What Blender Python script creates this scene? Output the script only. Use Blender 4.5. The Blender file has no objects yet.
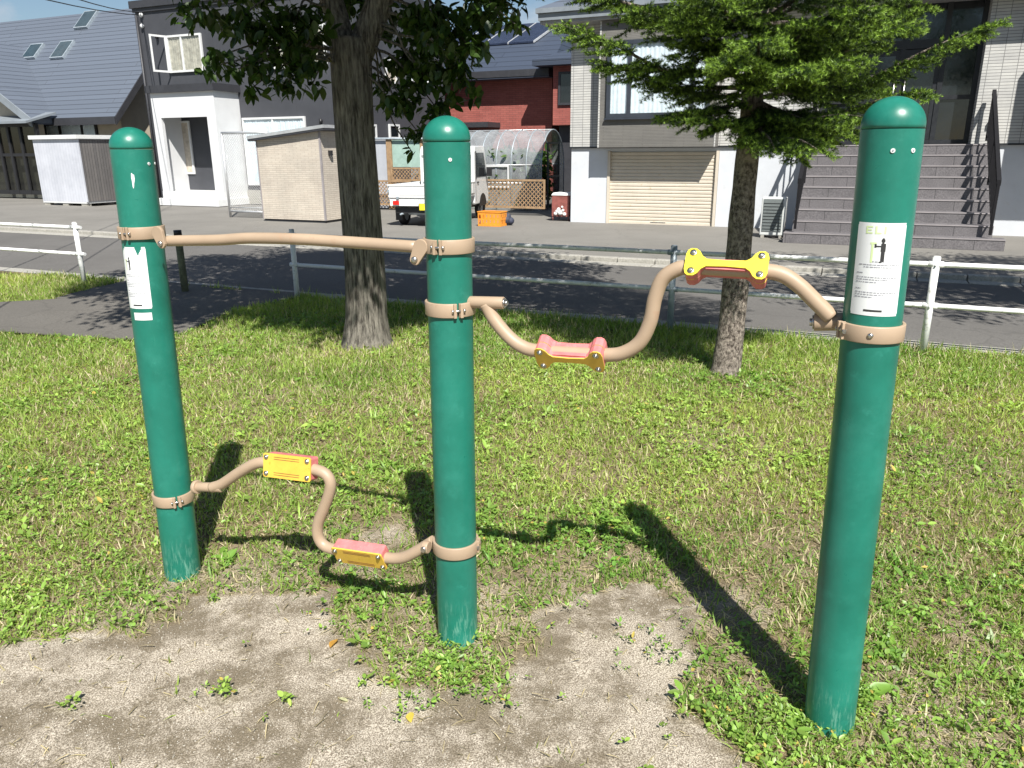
import bpy, bmesh, math, random
import numpy as np
from mathutils import Vector, Matrix

random.seed(7); RNG = np.random.default_rng(11)
sc = bpy.context.scene
COL = sc.collection
PI = math.pi

# ------------------------------------------------------------------ camera numbers
FPX = 769.0; PITCH = math.radians(16.9); ROLL = math.radians(0.38); CH = 1.65
def ray(x, y):
    u = (x-512)/FPX; v = -(y-384)/FPX
    c, s = math.cos(ROLL), math.sin(ROLL)
    U = u*c+v*s; V = -u*s+v*c
    return Vector((U, math.cos(PITCH)+V*math.sin(PITCH), -math.sin(PITCH)+V*math.cos(PITCH)))
def G(x, y, z=0.0):                      # ground point seen at a pixel
    r = ray(x, y); t = (z-CH)/r.z
    return Vector((0, 0, CH))+r*t
def AT(x, y, Y):                         # point at depth Y seen at a pixel
    r = ray(x, y)
    return Vector((0, 0, CH))+r*(Y/r.y)
A24 = math.radians(24); CA, SA = math.cos(A24), math.sin(A24)
def B(u, v, z=0.0): return Vector((u*CA+v*SA, -u*SA+v*CA, z))      # street frame -> world
def UV(p): return (p[0]*CA-p[1]*SA, p[0]*SA+p[1]*CA)
def W(x, y, V):                          # (u, z) of a pixel on the street-frame plane v=V
    r = ray(x, y); t = V/(r.x*SA+r.y*CA); p = Vector((0, 0, CH))+r*t
    return p.x*CA-p.y*SA, p.z

# ------------------------------------------------------------------ materials
MATS = {}
def newmat(name):
    m = bpy.data.materials.new(name); m.use_nodes = True
    nt = m.node_tree; nt.nodes.clear()
    out = nt.nodes.new('ShaderNodeOutputMaterial')
    MATS[name] = m
    return m, nt, out
def N(nt, kind, **kw):
    n = nt.nodes.new('ShaderNode'+kind)
    for k, v in kw.items():
        if k in n.inputs: n.inputs[k].default_value = v
        else: setattr(n, k, v)
    return n
def L(nt, a, b): nt.links.new(a, b)
def c4(c): return (c[0], c[1], c[2], 1.0)
def mixc(nt, fac, a, b):
    m = nt.nodes.new('ShaderNodeMix'); m.data_type = 'RGBA'
    if hasattr(fac, 'links') or hasattr(fac, 'is_linked'): L(nt, fac, m.inputs[0])
    else: m.inputs[0].default_value = fac
    for s, i in ((a, 6), (b, 7)):
        if isinstance(s, (tuple, list)): m.inputs[i].default_value = c4(s)
        else: L(nt, s, m.inputs[i])
    return m.outputs[2]
def ramp(nt, src, p0, p1, c0=0.0, c1=1.0):
    r = nt.nodes.new('ShaderNodeMapRange'); L(nt, src, r.inputs[0])
    r.inputs[1].default_value = p0; r.inputs[2].default_value = p1
    r.inputs[3].default_value = c0; r.inputs[4].default_value = c1
    return r.outputs[0]
def noise(nt, scale, detail=4, rough=.6, vec=None, coord='Object'):
    n = N(nt, 'TexNoise', Scale=scale, Detail=detail, Roughness=rough)
    if vec is None:
        t = N(nt, 'TexCoord'); vec = t.outputs[coord]
    L(nt, vec, n.inputs['Vector'])
    return n.outputs['Fac']
def bump(nt, h, strength=.3, dist=.01):
    b = N(nt, 'Bump', Strength=strength, Distance=dist); L(nt, h, b.inputs['Height'])
    return b.outputs['Normal']
def paint(name, col, rough=.5, metal=0.0, var=.12, scale=3.0, dirt=None, dirt_amt=0, bmp=0, bscale=60, spec=.5, coat=0):
    m, nt, out = newmat(name)
    p = N(nt, 'BsdfPrincipled', Roughness=rough, Metallic=metal)
    p.inputs['Specular IOR Level'].default_value = spec
    if coat: p.inputs['Coat Weight'].default_value = coat
    f = noise(nt, scale, 5, .65)
    lo = tuple(c*(1-var) for c in col); hi = tuple(min(1, c*(1+var)) for c in col)
    c = mixc(nt, ramp(nt, f, .35, .65), lo, hi)
    if dirt:
        d = noise(nt, scale*5.3, 6, .7)
        c = mixc(nt, ramp(nt, d, .62-.25*dirt_amt, .72), c, dirt)
    L(nt, c, p.inputs['Base Color'])
    r2 = noise(nt, scale*4, 3, .6); L(nt, ramp(nt, r2, .3, .7, max(0.02, rough-.08), min(1, rough+.1)), p.inputs['Roughness'])
    if bmp: L(nt, bump(nt, noise(nt, bscale, 4, .6), bmp, .004), p.inputs['Normal'])
    L(nt, p.outputs[0], out.inputs[0]); return m
def wallvec(nt):
    t = N(nt, 'TexCoord'); s = N(nt, 'SeparateXYZ'); L(nt, t.outputs['Object'], s.inputs[0])
    a = N(nt, 'Math', operation='ADD'); L(nt, s.outputs[0], a.inputs[0]); L(nt, s.outputs[1], a.inputs[1])
    c = N(nt, 'CombineXYZ'); L(nt, a.outputs[0], c.inputs[0]); L(nt, s.outputs[2], c.inputs[1])
    return c.outputs[0]
def brick(name, c1, c2, mortar, bw, bh, ms=.006, rough=.75, off=.5, bstr=.4):
    m, nt, out = newmat(name)
    v = wallvec(nt)
    b = nt.nodes.new('ShaderNodeTexBrick'); L(nt, v, b.inputs['Vector'])
    b.offset = off
    b.inputs['Color1'].default_value = c4(c1); b.inputs['Color2'].default_value = c4(c2); b.inputs['Mortar'].default_value = c4(mortar)
    b.inputs['Scale'].default_value = 1; b.inputs['Brick Width'].default_value = bw; b.inputs['Row Height'].default_value = bh
    b.inputs['Mortar Size'].default_value = ms; b.inputs['Mortar Smooth'].default_value = .3; b.inputs['Bias'].default_value = 0
    p = N(nt, 'BsdfPrincipled', Roughness=rough)
    n = noise(nt, 1.3, 5, .7)
    dark = N(nt, 'MixRGB', blend_type='MULTIPLY'); dark.inputs[0].default_value = 1
    L(nt, b.outputs['Color'], dark.inputs[1]); L(nt, mixc(nt, ramp(nt, n, .3, .7), (.8, .8, .8), (1.08, 1.07, 1.05)), dark.inputs[2])
    L(nt, dark.outputs[0], p.inputs['Base Color'])
    inv = N(nt, 'Math', operation='SUBTRACT'); inv.inputs[0].default_value = 1; L(nt, b.outputs['Fac'], inv.inputs[1])
    L(nt, bump(nt, inv.outputs[0], bstr, .01), p.inputs['Normal'])
    L(nt, p.outputs[0], out.inputs[0]); return m
def glassm(name, tint=(.96, .98, .98), clear=.76):
    m, nt, out = newmat(name)
    tr = N(nt, 'BsdfTransparent'); tr.inputs[0].default_value = c4(tint)
    gl = N(nt, 'BsdfGlossy', Roughness=.03)
    fr = N(nt, 'LayerWeight', Blend=.5)
    mx = N(nt, 'MixShader'); pw_ = N(nt, 'Math', operation='POWER'); L(nt, fr.outputs['Facing'], pw_.inputs[0]); pw_.inputs[1].default_value = 4.0; L(nt, ramp(nt, pw_.outputs[0], 0, 1, .05, .9), mx.inputs[0])
    L(nt, tr.outputs[0], mx.inputs[1]); L(nt, gl.outputs[0], mx.inputs[2]); L(nt, mx.outputs[0], out.inputs[0]); return m
def leafm(name, trans=.35, rough=.5, spec=.4):
    m, nt, out = newmat(name)
    a = N(nt, 'Attribute', attribute_name='Col')
    p = N(nt, 'BsdfPrincipled', Roughness=rough); p.inputs['Specular IOR Level'].default_value = spec
    L(nt, a.outputs['Color'], p.inputs['Base Color'])
    t = N(nt, 'BsdfTranslucent')
    mu = N(nt, 'MixRGB', blend_type='MULTIPLY'); mu.inputs[0].default_value = 1
    L(nt, a.outputs['Color'], mu.inputs[1]); mu.inputs[2].default_value = (1.5, 1.6, .5, 1)
    L(nt, mu.outputs[0], t.inputs[0])
    mx = N(nt, 'MixShader'); mx.inputs[0].default_value = trans
    L(nt, p.outputs[0], mx.inputs[1]); L(nt, t.outputs[0], mx.inputs[2]); L(nt, mx.outputs[0], out.inputs[0]); return m

def post_green():
    m, nt, out = newmat('post green paint')
    p = N(nt, 'BsdfPrincipled', Roughness=.36); p.inputs['Specular IOR Level'].default_value = .5
    n = noise(nt, 2.5, 6, .7); c = mixc(nt, ramp(nt, n, .35, .68), (.008, .125, .088), (.015, .185, .135))
    s = noise(nt, 14, 6, .75); c = mixc(nt, ramp(nt, s, .58, .8, 0, .5), c, (.04, .29, .225))
    # fine vertical scratches and chalky fading
    t0_ = N(nt, 'TexCoord'); mp0 = N(nt, 'Mapping'); mp0.inputs['Scale'].default_value = (70, 70, 3.2); mp0.inputs['Rotation'].default_value = (.12, .06, 0); L(nt, t0_.outputs['Object'], mp0.inputs[0])
    sc0 = noise(nt, 1, 6, .8, vec=mp0.outputs[0]); c = mixc(nt, ramp(nt, sc0, .64, .72, 0, .45), c, (.10, .32, .25))
    ch0 = noise(nt, 5.5, 7, .7); c = mixc(nt, ramp(nt, ch0, .5, .75, 0, .5), c, (.035, .235, .18))
    # pale scuffs low on the post
    t = N(nt, 'TexCoord'); sp = N(nt, 'SeparateXYZ'); L(nt, t.outputs['Object'], sp.inputs[0])
    low = ramp(nt, sp.outputs[2], .0, .2, .8, 0)
    mp = N(nt, 'Mapping'); mp.inputs['Scale'].default_value = (95, 95, 14); mp.inputs['Rotation'].default_value = (.7, .35, 0); L(nt, t.outputs['Object'], mp.inputs[0])
    sc2 = noise(nt, 1, 5, .75, vec=mp.outputs[0])
    th = ramp(nt, sc2, .5, .66)
    mu = N(nt, 'Math', operation='MULTIPLY'); L(nt, low, mu.inputs[0]); L(nt, th, mu.inputs[1])
    c = mixc(nt, mu.outputs[0], c, (.22, .42, .34))
    L(nt, c, p.inputs['Base Color'])
    L(nt, ramp(nt, s, .3, .7, .26, .44), p.inputs['Roughness'])
    L(nt, bump(nt, noise(nt, 90, 3, .5), .04, .002), p.inputs['Normal'])
    L(nt, p.outputs[0], out.inputs[0]); return m

def asphalt(name, base, sc_=1.0, patch=.25):
    m, nt, out = newmat(name)
    p = N(nt, 'BsdfPrincipled', Roughness=.9); p.inputs['Specular IOR Level'].default_value = .25
    big = noise(nt, .35*sc_, 6, .65); fine = noise(nt, 55, 3, .8)
    lo = tuple(c*(1-patch) for c in base); hi = tuple(c*(1+patch) for c in base)
    c = mixc(nt, ramp(nt, big, .32, .68), lo, hi)
    c = mixc(nt, ramp(nt, fine, .35, .7), tuple(x*.7 for x in base), c)
    v = nt.nodes.new('ShaderNodeTexVoronoi'); v.feature = 'DISTANCE_TO_EDGE'; v.inputs['Scale'].default_value = .45
    t = N(nt, 'TexCoord'); nn = N(nt, 'TexNoise', Scale=1.5, Detail=5)
    L(nt, t.outputs['Object'], nn.inputs['Vector'])
    ad = N(nt, 'MixRGB', blend_type='ADD'); ad.inputs[0].default_value = .6; L(nt, t.outputs['Object'], ad.inputs[1]); L(nt, nn.outputs['Color'], ad.inputs[2])
    L(nt, ad.outputs[0], v.inputs['Vector'])
    c = mixc(nt, ramp(nt, v.outputs['Distance'], .0, .008, .4, 0), c, tuple(x*.5 for x in base))
    L(nt, c, p.inputs['Base Color'])
    L(nt, bump(nt, fine, .5, .006), p.inputs['Normal'])
    L(nt, p.outputs[0], out.inputs[0]); return m

def soilm():
    m, nt, out = newmat('soil and sand')
    p = N(nt, 'BsdfPrincipled', Roughness=.95); p.inputs['Specular IOR Level'].default_value = .15
    a = N(nt, 'Attribute', attribute_name='Col')      # r: bare sand amount
    se = N(nt, 'SeparateColor'); L(nt, a.outputs['Color'], se.inputs[0])
    n1 = noise(nt, 3.4, 9, .74); n2 = noise(nt, 230, 2, .7); n3 = noise(nt, 26, 5, .7)
    sand = mixc(nt, ramp(nt, n2, .42, .6), (.17, .14, .105), (.57, .51, .42))
    damp = mixc(nt, ramp(nt, n2, .44, .68), (.13, .108, .076), (.27, .225, .165))
    bare = mixc(nt, ramp(nt, n1, .44, .57), sand, damp)
    lit = mixc(nt, ramp(nt, n3, .35, .65), (.14, .10, .06), (.42, .33, .21))
    litt = mixc(nt, ramp(nt, n2, .4, .7), tuple((.11, .085, .045)), lit)
    c = mixc(nt, se.outputs[0], litt, bare)
    L(nt, c, p.inputs['Base Color'])
    hb = N(nt, 'Math', operation='ADD'); L(nt, n2, hb.inputs[0]); L(nt, n3, hb.inputs[1])
    L(nt, bump(nt, hb.outputs[0], .6, .006), p.inputs['Normal'])
    L(nt, p.outputs[0], out.inputs[0]); return m

def bark(name, dark, light, sx, sz, dist):
    m, nt, out = newmat(name)
    p = N(nt, 'BsdfPrincipled', Roughness=.95); p.inputs['Specular IOR Level'].default_value = .15
    t = N(nt, 'TexCoord'); mp = N(nt, 'Mapping'); mp.inputs['Scale'].default_value = (sx, sx, sz)
    L(nt, t.outputs['Object'], mp.inputs[0])
    n = noise(nt, 1, 7, .72, vec=mp.outputs[0]); big = noise(nt, 2.2, 3, .6)
    c = mixc(nt, ramp(nt, n, .4, .62), dark, light)
    c = mixc(nt, ramp(nt, big, .45, .7, 0, .35), c, tuple(x*.9+.03 for x in light))
    L(nt, c, p.inputs['Base Color']); L(nt, bump(nt, n, .9, dist), p.inputs['Normal'])
    L(nt, p.outputs[0], out.inputs[0]); return m

def roofm(name, col, row=.16):
    m, nt, out = newmat(name)
    t = N(nt, 'TexCoord'); s = N(nt, 'SeparateXYZ'); L(nt, t.outputs['Object'], s.inputs[0])
    c = N(nt, 'CombineXYZ'); L(nt, s.outputs[0], c.inputs[0]); L(nt, s.outputs[2], c.inputs[1])
    b = nt.nodes.new('ShaderNodeTexBrick'); L(nt, c.outputs[0], b.inputs['Vector'])
    b.inputs['Color1'].default_value = c4(col); b.inputs['Color2'].default_value = c4(tuple(x*1.12 for x in col)); b.inputs['Mortar'].default_value = c4(tuple(x*.45 for x in col))
    b.inputs['Scale'].default_value = 1; b.inputs['Brick Width'].default_value = 9; b.inputs['Row Height'].default_value = row
    b.inputs['Mortar Size'].default_value = .014; b.inputs['Mortar Smooth'].default_value = .6
    p = N(nt, 'BsdfPrincipled', Roughness=.5); L(nt, b.outputs['Color'], p.inputs['Base Color'])
    inv = N(nt, 'Math', operation='SUBTRACT'); inv.inputs[0].default_value = 1; L(nt, b.outputs['Fac'], inv.inputs[1])
    L(nt, bump(nt, inv.outputs[0], .5, .02), p.inputs['Normal'])
    L(nt, p.outputs[0], out.inputs[0]); return m

def speckle(name, a, b, scale=60, rough=.7, tile=None):
    m, nt, out = newmat(name)
    p = N(nt, 'BsdfPrincipled', Roughness=rough)
    n = noise(nt, scale, 3, .8); big = noise(nt, 3, 4, .6)
    c = mixc(nt, ramp(nt, n, .35, .65), a, b)
    c = mixc(nt, ramp(nt, big, .4, .7, 0, .35), c, tuple(x*.8 for x in a))
    if tile:
        v = wallvec(nt); k = nt.nodes.new('ShaderNodeTexBrick'); L(nt, v, k.inputs['Vector']); k.offset = 0
        k.inputs['Scale'].default_value = 1; k.inputs['Brick Width'].default_value = tile; k.inputs['Row Height'].default_value = 50
        k.inputs['Mortar Size'].default_value = .005
        c = mixc(nt, k.outputs['Fac'], c, tuple(x*.5 for x in a))
    L(nt, c, p.inputs['Base Color']); L(nt, p.outputs[0], out.inputs[0]); return m

M = {}
M['green'] = post_green()
M['tan'] = paint('beige powder coat', (.37, .275, .19), .45, var=.07, dirt=(.36, .24, .16), dirt_amt=.15)
M['steel'] = paint('stainless bolt steel', (.55, .54, .52), .28, 1.0, var=.15, scale=40)
M['yellow'] = paint('yellow pad plastic', (.68, .44, .06), .55, var=.08, scale=12, dirt=(.5, .3, .03), dirt_amt=.1)
M['lemon'] = paint('lemon pad plastic', (.72, .60, .02), .5, var=.06, scale=12)
M['pink'] = paint('faded red pad plastic', (.58, .17, .17), .55, var=.14, scale=14, dirt=(.68, .28, .25), dirt_amt=.3)
M['groove'] = paint('pad groove', (.2, .07, .03), .8)
M['sticker'] = paint('white sticker', (.70, .72, .72), .35, var=.02, dirt=(.68, .69, .66), dirt_amt=.15)
M['ink'] = paint('black ink', (.03, .03, .03), .5)
M['greyink'] = paint('grey small print', (.28, .28, .31), .5)
M['limeink'] = paint('faded lime ink', (.58, .70, .36), .5)
M['black'] = paint('black plastic', (.015, .015, .017), .5)
M['rubber'] = paint('tyre rubber', (.02, .02, .02), .85)
M['white'] = paint('white paint', (.64, .65, .65), .45, var=.04, dirt=(.5, .48, .44), dirt_amt=.1)
M['fence'] = paint('weathered white rail paint', (.76, .77, .77), .5, var=.05, scale=2, dirt=(.25, .25, .21), dirt_amt=.3)
M['zinc'] = paint('galvanised zinc', (.33, .38, .42), .45, .3, var=.15, scale=8, dirt=(.22, .2, .17), dirt_amt=.2)
M['mosswood'] = paint('mossy post', (.13, .14, .085), .9, var=.35, scale=14, bmp=.4)
M['stucco'] = paint('white stucco', (.56, .585, .62), .85, var=.06, scale=1.2, dirt=(.52, .53, .54), dirt_amt=.15, bmp=.2, bscale=45)
M['greytile'] = brick('grey glazed tile', (.46, .46, .45), (.53, .53, .51), (.18, .18, .18), .24, .055, .006, .6, off=0)
M['bay'] = brick('charcoal brown siding', (.15, .145, .135), (.175, .17, .158), (.095, .09, .085), .9, .03, .004, .7)
M['shutter'] = paint('cream shutter enamel', (.56, .505, .42), .45, var=.05, scale=2, dirt=(.45, .34, .2), dirt_amt=.12)
M['navyframe'] = paint('dark navy window frame', (.035, .042, .055), .35)
M['darkframe'] = paint('anthracite frame', (.018, .02, .024), .4)
M['railblack'] = paint('matt black railing', (.010, .010, .012), .75, spec=.2)
M['curtain'] = paint('lace curtain', (.75, .80, .86), .9, var=.1, scale=9)
M['cream'] = paint('cream curtain', (.46, .41, .34), .9, var=.3, scale=5)
M['glass'] = glassm('window glass')
M['smoke'] = glassm('smoked glass', (.5, .52, .52))
M['darkglass'] = paint('dark interior pane', (.012, .015, .018), .05, var=.2, spec=.8)  # opaque; the unlit interior behind is put into the colour
M['skyglass'] = paint('skylight glass', (.03, .05, .06), .1, var=.2, spec=.8)
M['granite'] = speckle('purple grey granite', (.082, .077, .082), (.195, .183, .190), 55, .7, tile=.6)
M['nosing'] = paint('pale stone nosing', (.27, .25, .255), .7)
M['fascia'] = paint('grey blue eave metal', (.20, .225, .25), .45, var=.08)
M['soffit'] = paint('grey soffit', (.28, .28, .27), .8)
M['greyroof'] = roofm('slate blue metal roof', (.095, .112, .142), .17)
M['navyroof'] = roofm('dark navy roof', (.04, .052, .078), .2)
M['charcoal'] = brick('charcoal panel siding', (.052, .055, .065), (.057, .06, .07), (.036, .038, .046), 3.1, 3.2, .006, .6, off=0, bstr=.15)
M['coping'] = paint('black coping', (.035, .036, .042), .5)
M['porchwhite'] = paint('porch white panel', (.60, .61, .62), .7, var=.03, dirt=(.6, .6, .6), dirt_amt=.1)
M['shedwhite'] = brick('white ribbed steel', (.52, .54, .60), (.54, .56, .62), (.42, .44, .5), .13, 9, .008, .45, off=0)
M['sheddark'] = brick('brown ribbed steel', (.12, .115, .115), (.17, .16, .155), (.06, .055, .055), .1, 9, .008, .6, off=0)
M['tanbrick'] = brick('cream brick siding', (.50, .445, .38), (.55, .50, .43), (.36, .32, .27), .22, .045, .005, .8)
M['concrete'] = speckle('weathered concrete', (.26, .25, .22), (.40, .385, .345), 30, .9)
M['redbrick'] = brick('red brick cladding', (.28, .075, .062), (.34, .10, .082), (.15, .06, .05), .25, .07, .006, .8)
M['beige'] = paint('beige mortar wall', (.42, .37, .29), .9, var=.08, bmp=.2)
M['solar'] = paint('solar cells', (.022, .03, .055), .25, var=.2, scale=6)
M['alu'] = paint('aluminium', (.6, .61, .62), .4, .6)
M['truck'] = paint('truck white enamel', (.70, .71, .71), .25, var=.02, coat=.5)
M['redlamp'] = paint('red lamp lens', (.6, .02, .015), .2)
M['plate'] = paint('yellow plate', (.85, .72, .03), .4)
M['orange'] = paint('orange crate plastic', (.74, .28, .03), .5, var=.1, scale=9)
M['navycloth'] = paint('dark blue bag', (.03, .035, .06), .7, var=.4, scale=25, bmp=.5)
M['redbox'] = paint('rusty red metal', (.24, .075, .065), .6, var=.25, scale=9, dirt=(.35, .16, .1), dirt_amt=.3)
M['whitebag'] = paint('white plastic bag', (.75, .74, .73), .6, var=.12, scale=25, bmp=.5)
M['lattice'] = paint('brown lattice wood', (.31, .205, .115), .8, var=.22, scale=8)
M['panelgrey'] = paint('grey blue panel', (.40, .42, .46), .6, var=.06)
M['greennet'] = paint('pale green net', (.30, .43, .38), .8, var=.12, scale=5)
M['acgrey'] = paint('appliance grey', (.55, .57, .56), .5, var=.06)
M['acgrill'] = paint('appliance grill', (.14, .16, .16), .6)
M['asphalt'] = asphalt('road asphalt', (.148, .142, .134))
M['drive'] = asphalt('forecourt asphalt', (.222, .212, .193), 1.6, .22)
M['path'] = asphalt('path asphalt', (.145, .136, .122), 1.2, .3)
M['soil'] = soilm()
M['farground'] = paint('distant earth', (.17, .165, .13), .95, var=.25, scale=.3)
M['leaf'] = leafm('broad leaf', .3, .42, .5)
M['grass'] = leafm('grass blade', .38, .55, .3)
M['needle'] = leafm('spruce needle', .14, .5, .35)
M['barkD'] = bark('furrowed grey bark', (.04, .035, .03), (.25, .23, .195), 44, 5, .02)
M['barkS'] = bark('scaly spruce bark', (.045, .035, .03), (.36, .31, .265), 42, 30, .02)
M['pebble'] = speckle('pale pebble', (.30, .27, .22), (.55, .51, .44), 90, .9)
M['wire'] = paint('black cable', (.02, .02, .022), .6)

def polym():
    m, nt, out = newmat('greenhouse film')
    d = N(nt, 'BsdfDiffuse'); d.inputs[0].default_value = (.62, .65, .68, 1)
    t = N(nt, 'BsdfTransparent'); t.inputs[0].default_value = (.92, .95, .95, 1)
    g = N(nt, 'BsdfGlossy', Roughness=.2); g.inputs[0].default_value = (.8, .8, .8, 1)
    n = noise(nt, 3.5, 5, .7)
    m1 = N(nt, 'MixShader'); L(nt, ramp(nt, n, .3, .75, .78, .58), m1.inputs[0]); L(nt, d.outputs[0], m1.inputs[1]); L(nt, t.outputs[0], m1.inputs[2])
    m2 = N(nt, 'MixShader'); m2.inputs[0].default_value = .1; L(nt, m1.outputs[0], m2.inputs[1]); L(nt, g.outputs[0], m2.inputs[2])
    L(nt, m2.outputs[0], out.inputs[0]); return m
M['film'] = polym()

# ------------------------------------------------------------------ mesh helper
class MB:
    def __init__(s): s.v = []; s.f = []; s.m = []; s.sm = []
    def add(s, vs, fs, mi=0, smooth=False):
        o = len(s.v); s.v += [Vector(p) for p in vs]
        for f in fs: s.f.append([i+o for i in f]); s.m.append(mi); s.sm.append(smooth)
        return s
    def box(s, a, b, mi=0):
        x0, y0, z0 = a; x1, y1, z1 = b
        if x0 > x1: x0, x1 = x1, x0
        if y0 > y1: y0, y1 = y1, y0
        if z0 > z1: z0, z1 = z1, z0
        vs = [(x0,y0,z0),(x1,y0,z0),(x1,y1,z0),(x0,y1,z0),(x0,y0,z1),(x1,y0,z1),(x1,y1,z1),(x0,y1,z1)]
        return s.add(vs, [(0,3,2,1),(4,5,6,7),(0,1,5,4),(1,2,6,5),(2,3,7,6),(3,0,4,7)], mi)
    def hexa(s, vs, mi=0): # 8 verts, bottom then top
        return s.add(vs, [(0,3,2,1),(4,5,6,7),(0,1,5,4),(1,2,6,5),(2,3,7,6),(3,0,4,7)], mi)
    def tube(s, path, r, n=16, mi=0, caps=True):
        P = [Vector(p) for p in path]
        R = r if isinstance(r, (list, tuple)) else [r]*len(P)
        o = len(s.v); up = None
        for i, p in enumerate(P):
            t = (P[min(i+1, len(P)-1)]-P[max(i-1, 0)]).normalized()
            if up is None:
                up = Vector((0, 0, 1)) if abs(t.z) < .9 else Vector((0, 1, 0))
            a = t.cross(up).normalized(); b = a.cross(t).normalized(); up = b
            for k in range(n):
                w = 2*PI*k/n
                s.v.append(p+(a*math.cos(w)+b*math.sin(w))*R[i])
        for i in range(len(P)-1):
            for k in range(n):
                k2 = (k+1) % n
                s.f.append([o+i*n+k, o+i*n+k2, o+(i+1)*n+k2, o+(i+1)*n+k]); s.m.append(mi); s.sm.append(True)
        if caps:
            s.f.append([o+k for k in range(n)][::-1]); s.m.append(mi); s.sm.append(False)
            s.f.append([o+(len(P)-1)*n+k for k in range(n)]); s.m.append(mi); s.sm.append(False)
        return s
    def prism(s, pts, d, mi=0, mside=None): # pts: 3-D outline, d: extrude vector
        n = len(pts); d = Vector(d); P = [Vector(p) for p in pts]; Q = [p+d for p in P]
        s.add(P+Q, [list(range(n))[::-1], list(range(n, 2*n))], mi)
        o = len(s.v)-2*n
        for i in range(n):
            j = (i+1) % n
            s.f.append([o+i, o+j, o+n+j, o+n+i]); s.m.append(mi if mside is None else mside); s.sm.append(False)
        return s
    def lathe(s, prof, c, n=32, mi=0, axis=None): # prof (r,z); optional axis lean vector
        o = len(s.v); ax = Vector(axis) if axis else Vector((0, 0, 1))
        for r, z in prof:
            for k in range(n):
                w = 2*PI*k/n
                s.v.append(Vector(c)+ax*z+Vector((math.cos(w)*r, math.sin(w)*r, 0)))
        for i in range(len(prof)-1):
            for k in range(n):
                k2 = (k+1) % n
                s.f.append([o+i*n+k, o+i*n+k2, o+(i+1)*n+k2, o+(i+1)*n+k]); s.m.append(mi); s.sm.append(True)
        return s
    def sphere(s, c, r, n=12, mi=0, sq=(1, 1, 1)):
        o = len(s.v); c = Vector(c); h = n//2
        for i in range(h+1):
            th = PI*i/h
            for k in range(n):
                w = 2*PI*k/n
                s.v.append(c+Vector((math.sin(th)*math.cos(w)*r*sq[0], math.sin(th)*math.sin(w)*r*sq[1], math.cos(th)*r*sq[2])))
        for i in range(h):
            for k in range(n):
                k2 = (k+1) % n
                s.f.append([o+i*n+k, o+(i+1)*n+k, o+(i+1)*n+k2, o+i*n+k2]); s.m.append(mi); s.sm.append(True)
        return s

ROOT = {}     # object name -> world matrix of its top-level empty (or None)
def part(name, mb, mats, parent=None, world=True, bevel=0, base=None, kind=None):
    """link mb as one mesh object; vertices are given in world coordinates unless world=False"""
    if not isinstance(mats, (list, tuple)): mats = [mats]
    me = bpy.data.meshes.new(name)
    V = mb.v
    if parent is not None:
        rm = ROOT[parent.name]
        if world: inv = rm.inverted(); V = [inv @ v for v in V]
    else:
        rm = Matrix.Translation(base) if base is not None else Matrix.Identity(4)
        if base is not None: V = [v-Vector(base) for v in V]
    me.from_pydata([tuple(v) for v in V], [], mb.f)
    for m in mats: me.materials.append(M[m] if isinstance(m, str) else m)
    me.polygons.foreach_set('material_index', mb.m); me.polygons.foreach_set('use_smooth', mb.sm)
    me.update()
    o = bpy.data.objects.new(name, me); COL.objects.link(o)
    if parent is not None: o.parent = parent
    elif base is not None: o.location = base
    ROOT[o.name] = rm
    if bevel:
        b = o.modifiers.new('bevel', 'BEVEL'); b.width = bevel; b.segments = 2; b.limit_method = 'ANGLE'; b.angle_limit = math.radians(40)
    if kind: o['kind'] = kind
    return o
def tag(o, label, cat, group=None, kind=None):
    if label: o['label'] = label
    if cat: o['category'] = cat
    if group: o['group'] = group
    if kind: o['kind'] = kind
    return o
def thing(name, label, cat, loc, rz=0, group=None):
    o = bpy.data.objects.new(name, None); COL.objects.link(o); o.empty_display_size = .2
    o.location = loc; o.rotation_euler = (0, 0, rz)
    ROOT[o.name] = Matrix.Translation(loc) @ Matrix.Rotation(rz, 4, 'Z')
    return tag(o, label, cat, group)
class BMB(MB):   # coordinates in the street frame (u, v, z) -> converted to world when built
    def world(s):
        s.v = [B(p.x, p.y, p.z) for p in s.v]; return s
def bthing(name, label, cat, u, v, group=None):
    return thing(name, label, cat, B(u, v, 0), -A24, group)
def bpart(name, mb, mats, parent, **kw): return part(name, mb.world(), mats, parent, **kw)

def smooth_path(pts, k=8):
    P = [Vector(p) for p in pts]; P = [P[0]*2-P[1]]+P+[P[-1]*2-P[-2]]; out = []
    for i in range(1, len(P)-2):
        for j in range(k):
            t = j/k; a, b, c, d = P[i-1], P[i], P[i+1], P[i+2]
            out.append(.5*((2*b)+(c-a)*t+(2*a-5*b+4*c-d)*t*t+(3*b-a-3*c+d)*t**3))
    out.append(P[-2]); return out

# ------------------------------------------------------------------ bulk instanced meshes (numpy)
LEAF_V = np.array([(0,0,0),(-.20,.22,.02),(0,.28,-.03),(.20,.22,.02),(-.27,.5,.03),(0,.55,-.03),(.27,.5,.03),(-.16,.8,.0),(0,.8,-.04),(.16,.8,.0),(0,1,-.06)], float)
LEAF_F = [(0,2,1),(0,3,2),(1,2,5,4),(2,3,6,5),(4,5,8,7),(5,6,9,8),(7,8,10),(8,9,10)]
LEAF2_V = np.array([(0,0,0),(-.24,.4,.03),(0,.45,-.03),(.24,.4,.03),(0,1,-.05)], float)
LEAF2_F = [(0,2,1),(0,3,2),(1,2,4),(2,3,4)]
BLADE_V = np.array([(-.5,0,0),(.5,0,0),(-.42,.08,.5),(.42,.08,.5),(0,.38,1)], float)
BLADE_F = [(0,1,3,2),(2,3,4)]
NEED_V = np.array([(-.5,0,0),(.5,0,0),(0,1,0)], float); NEED_F = [(0,1,2)]
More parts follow.
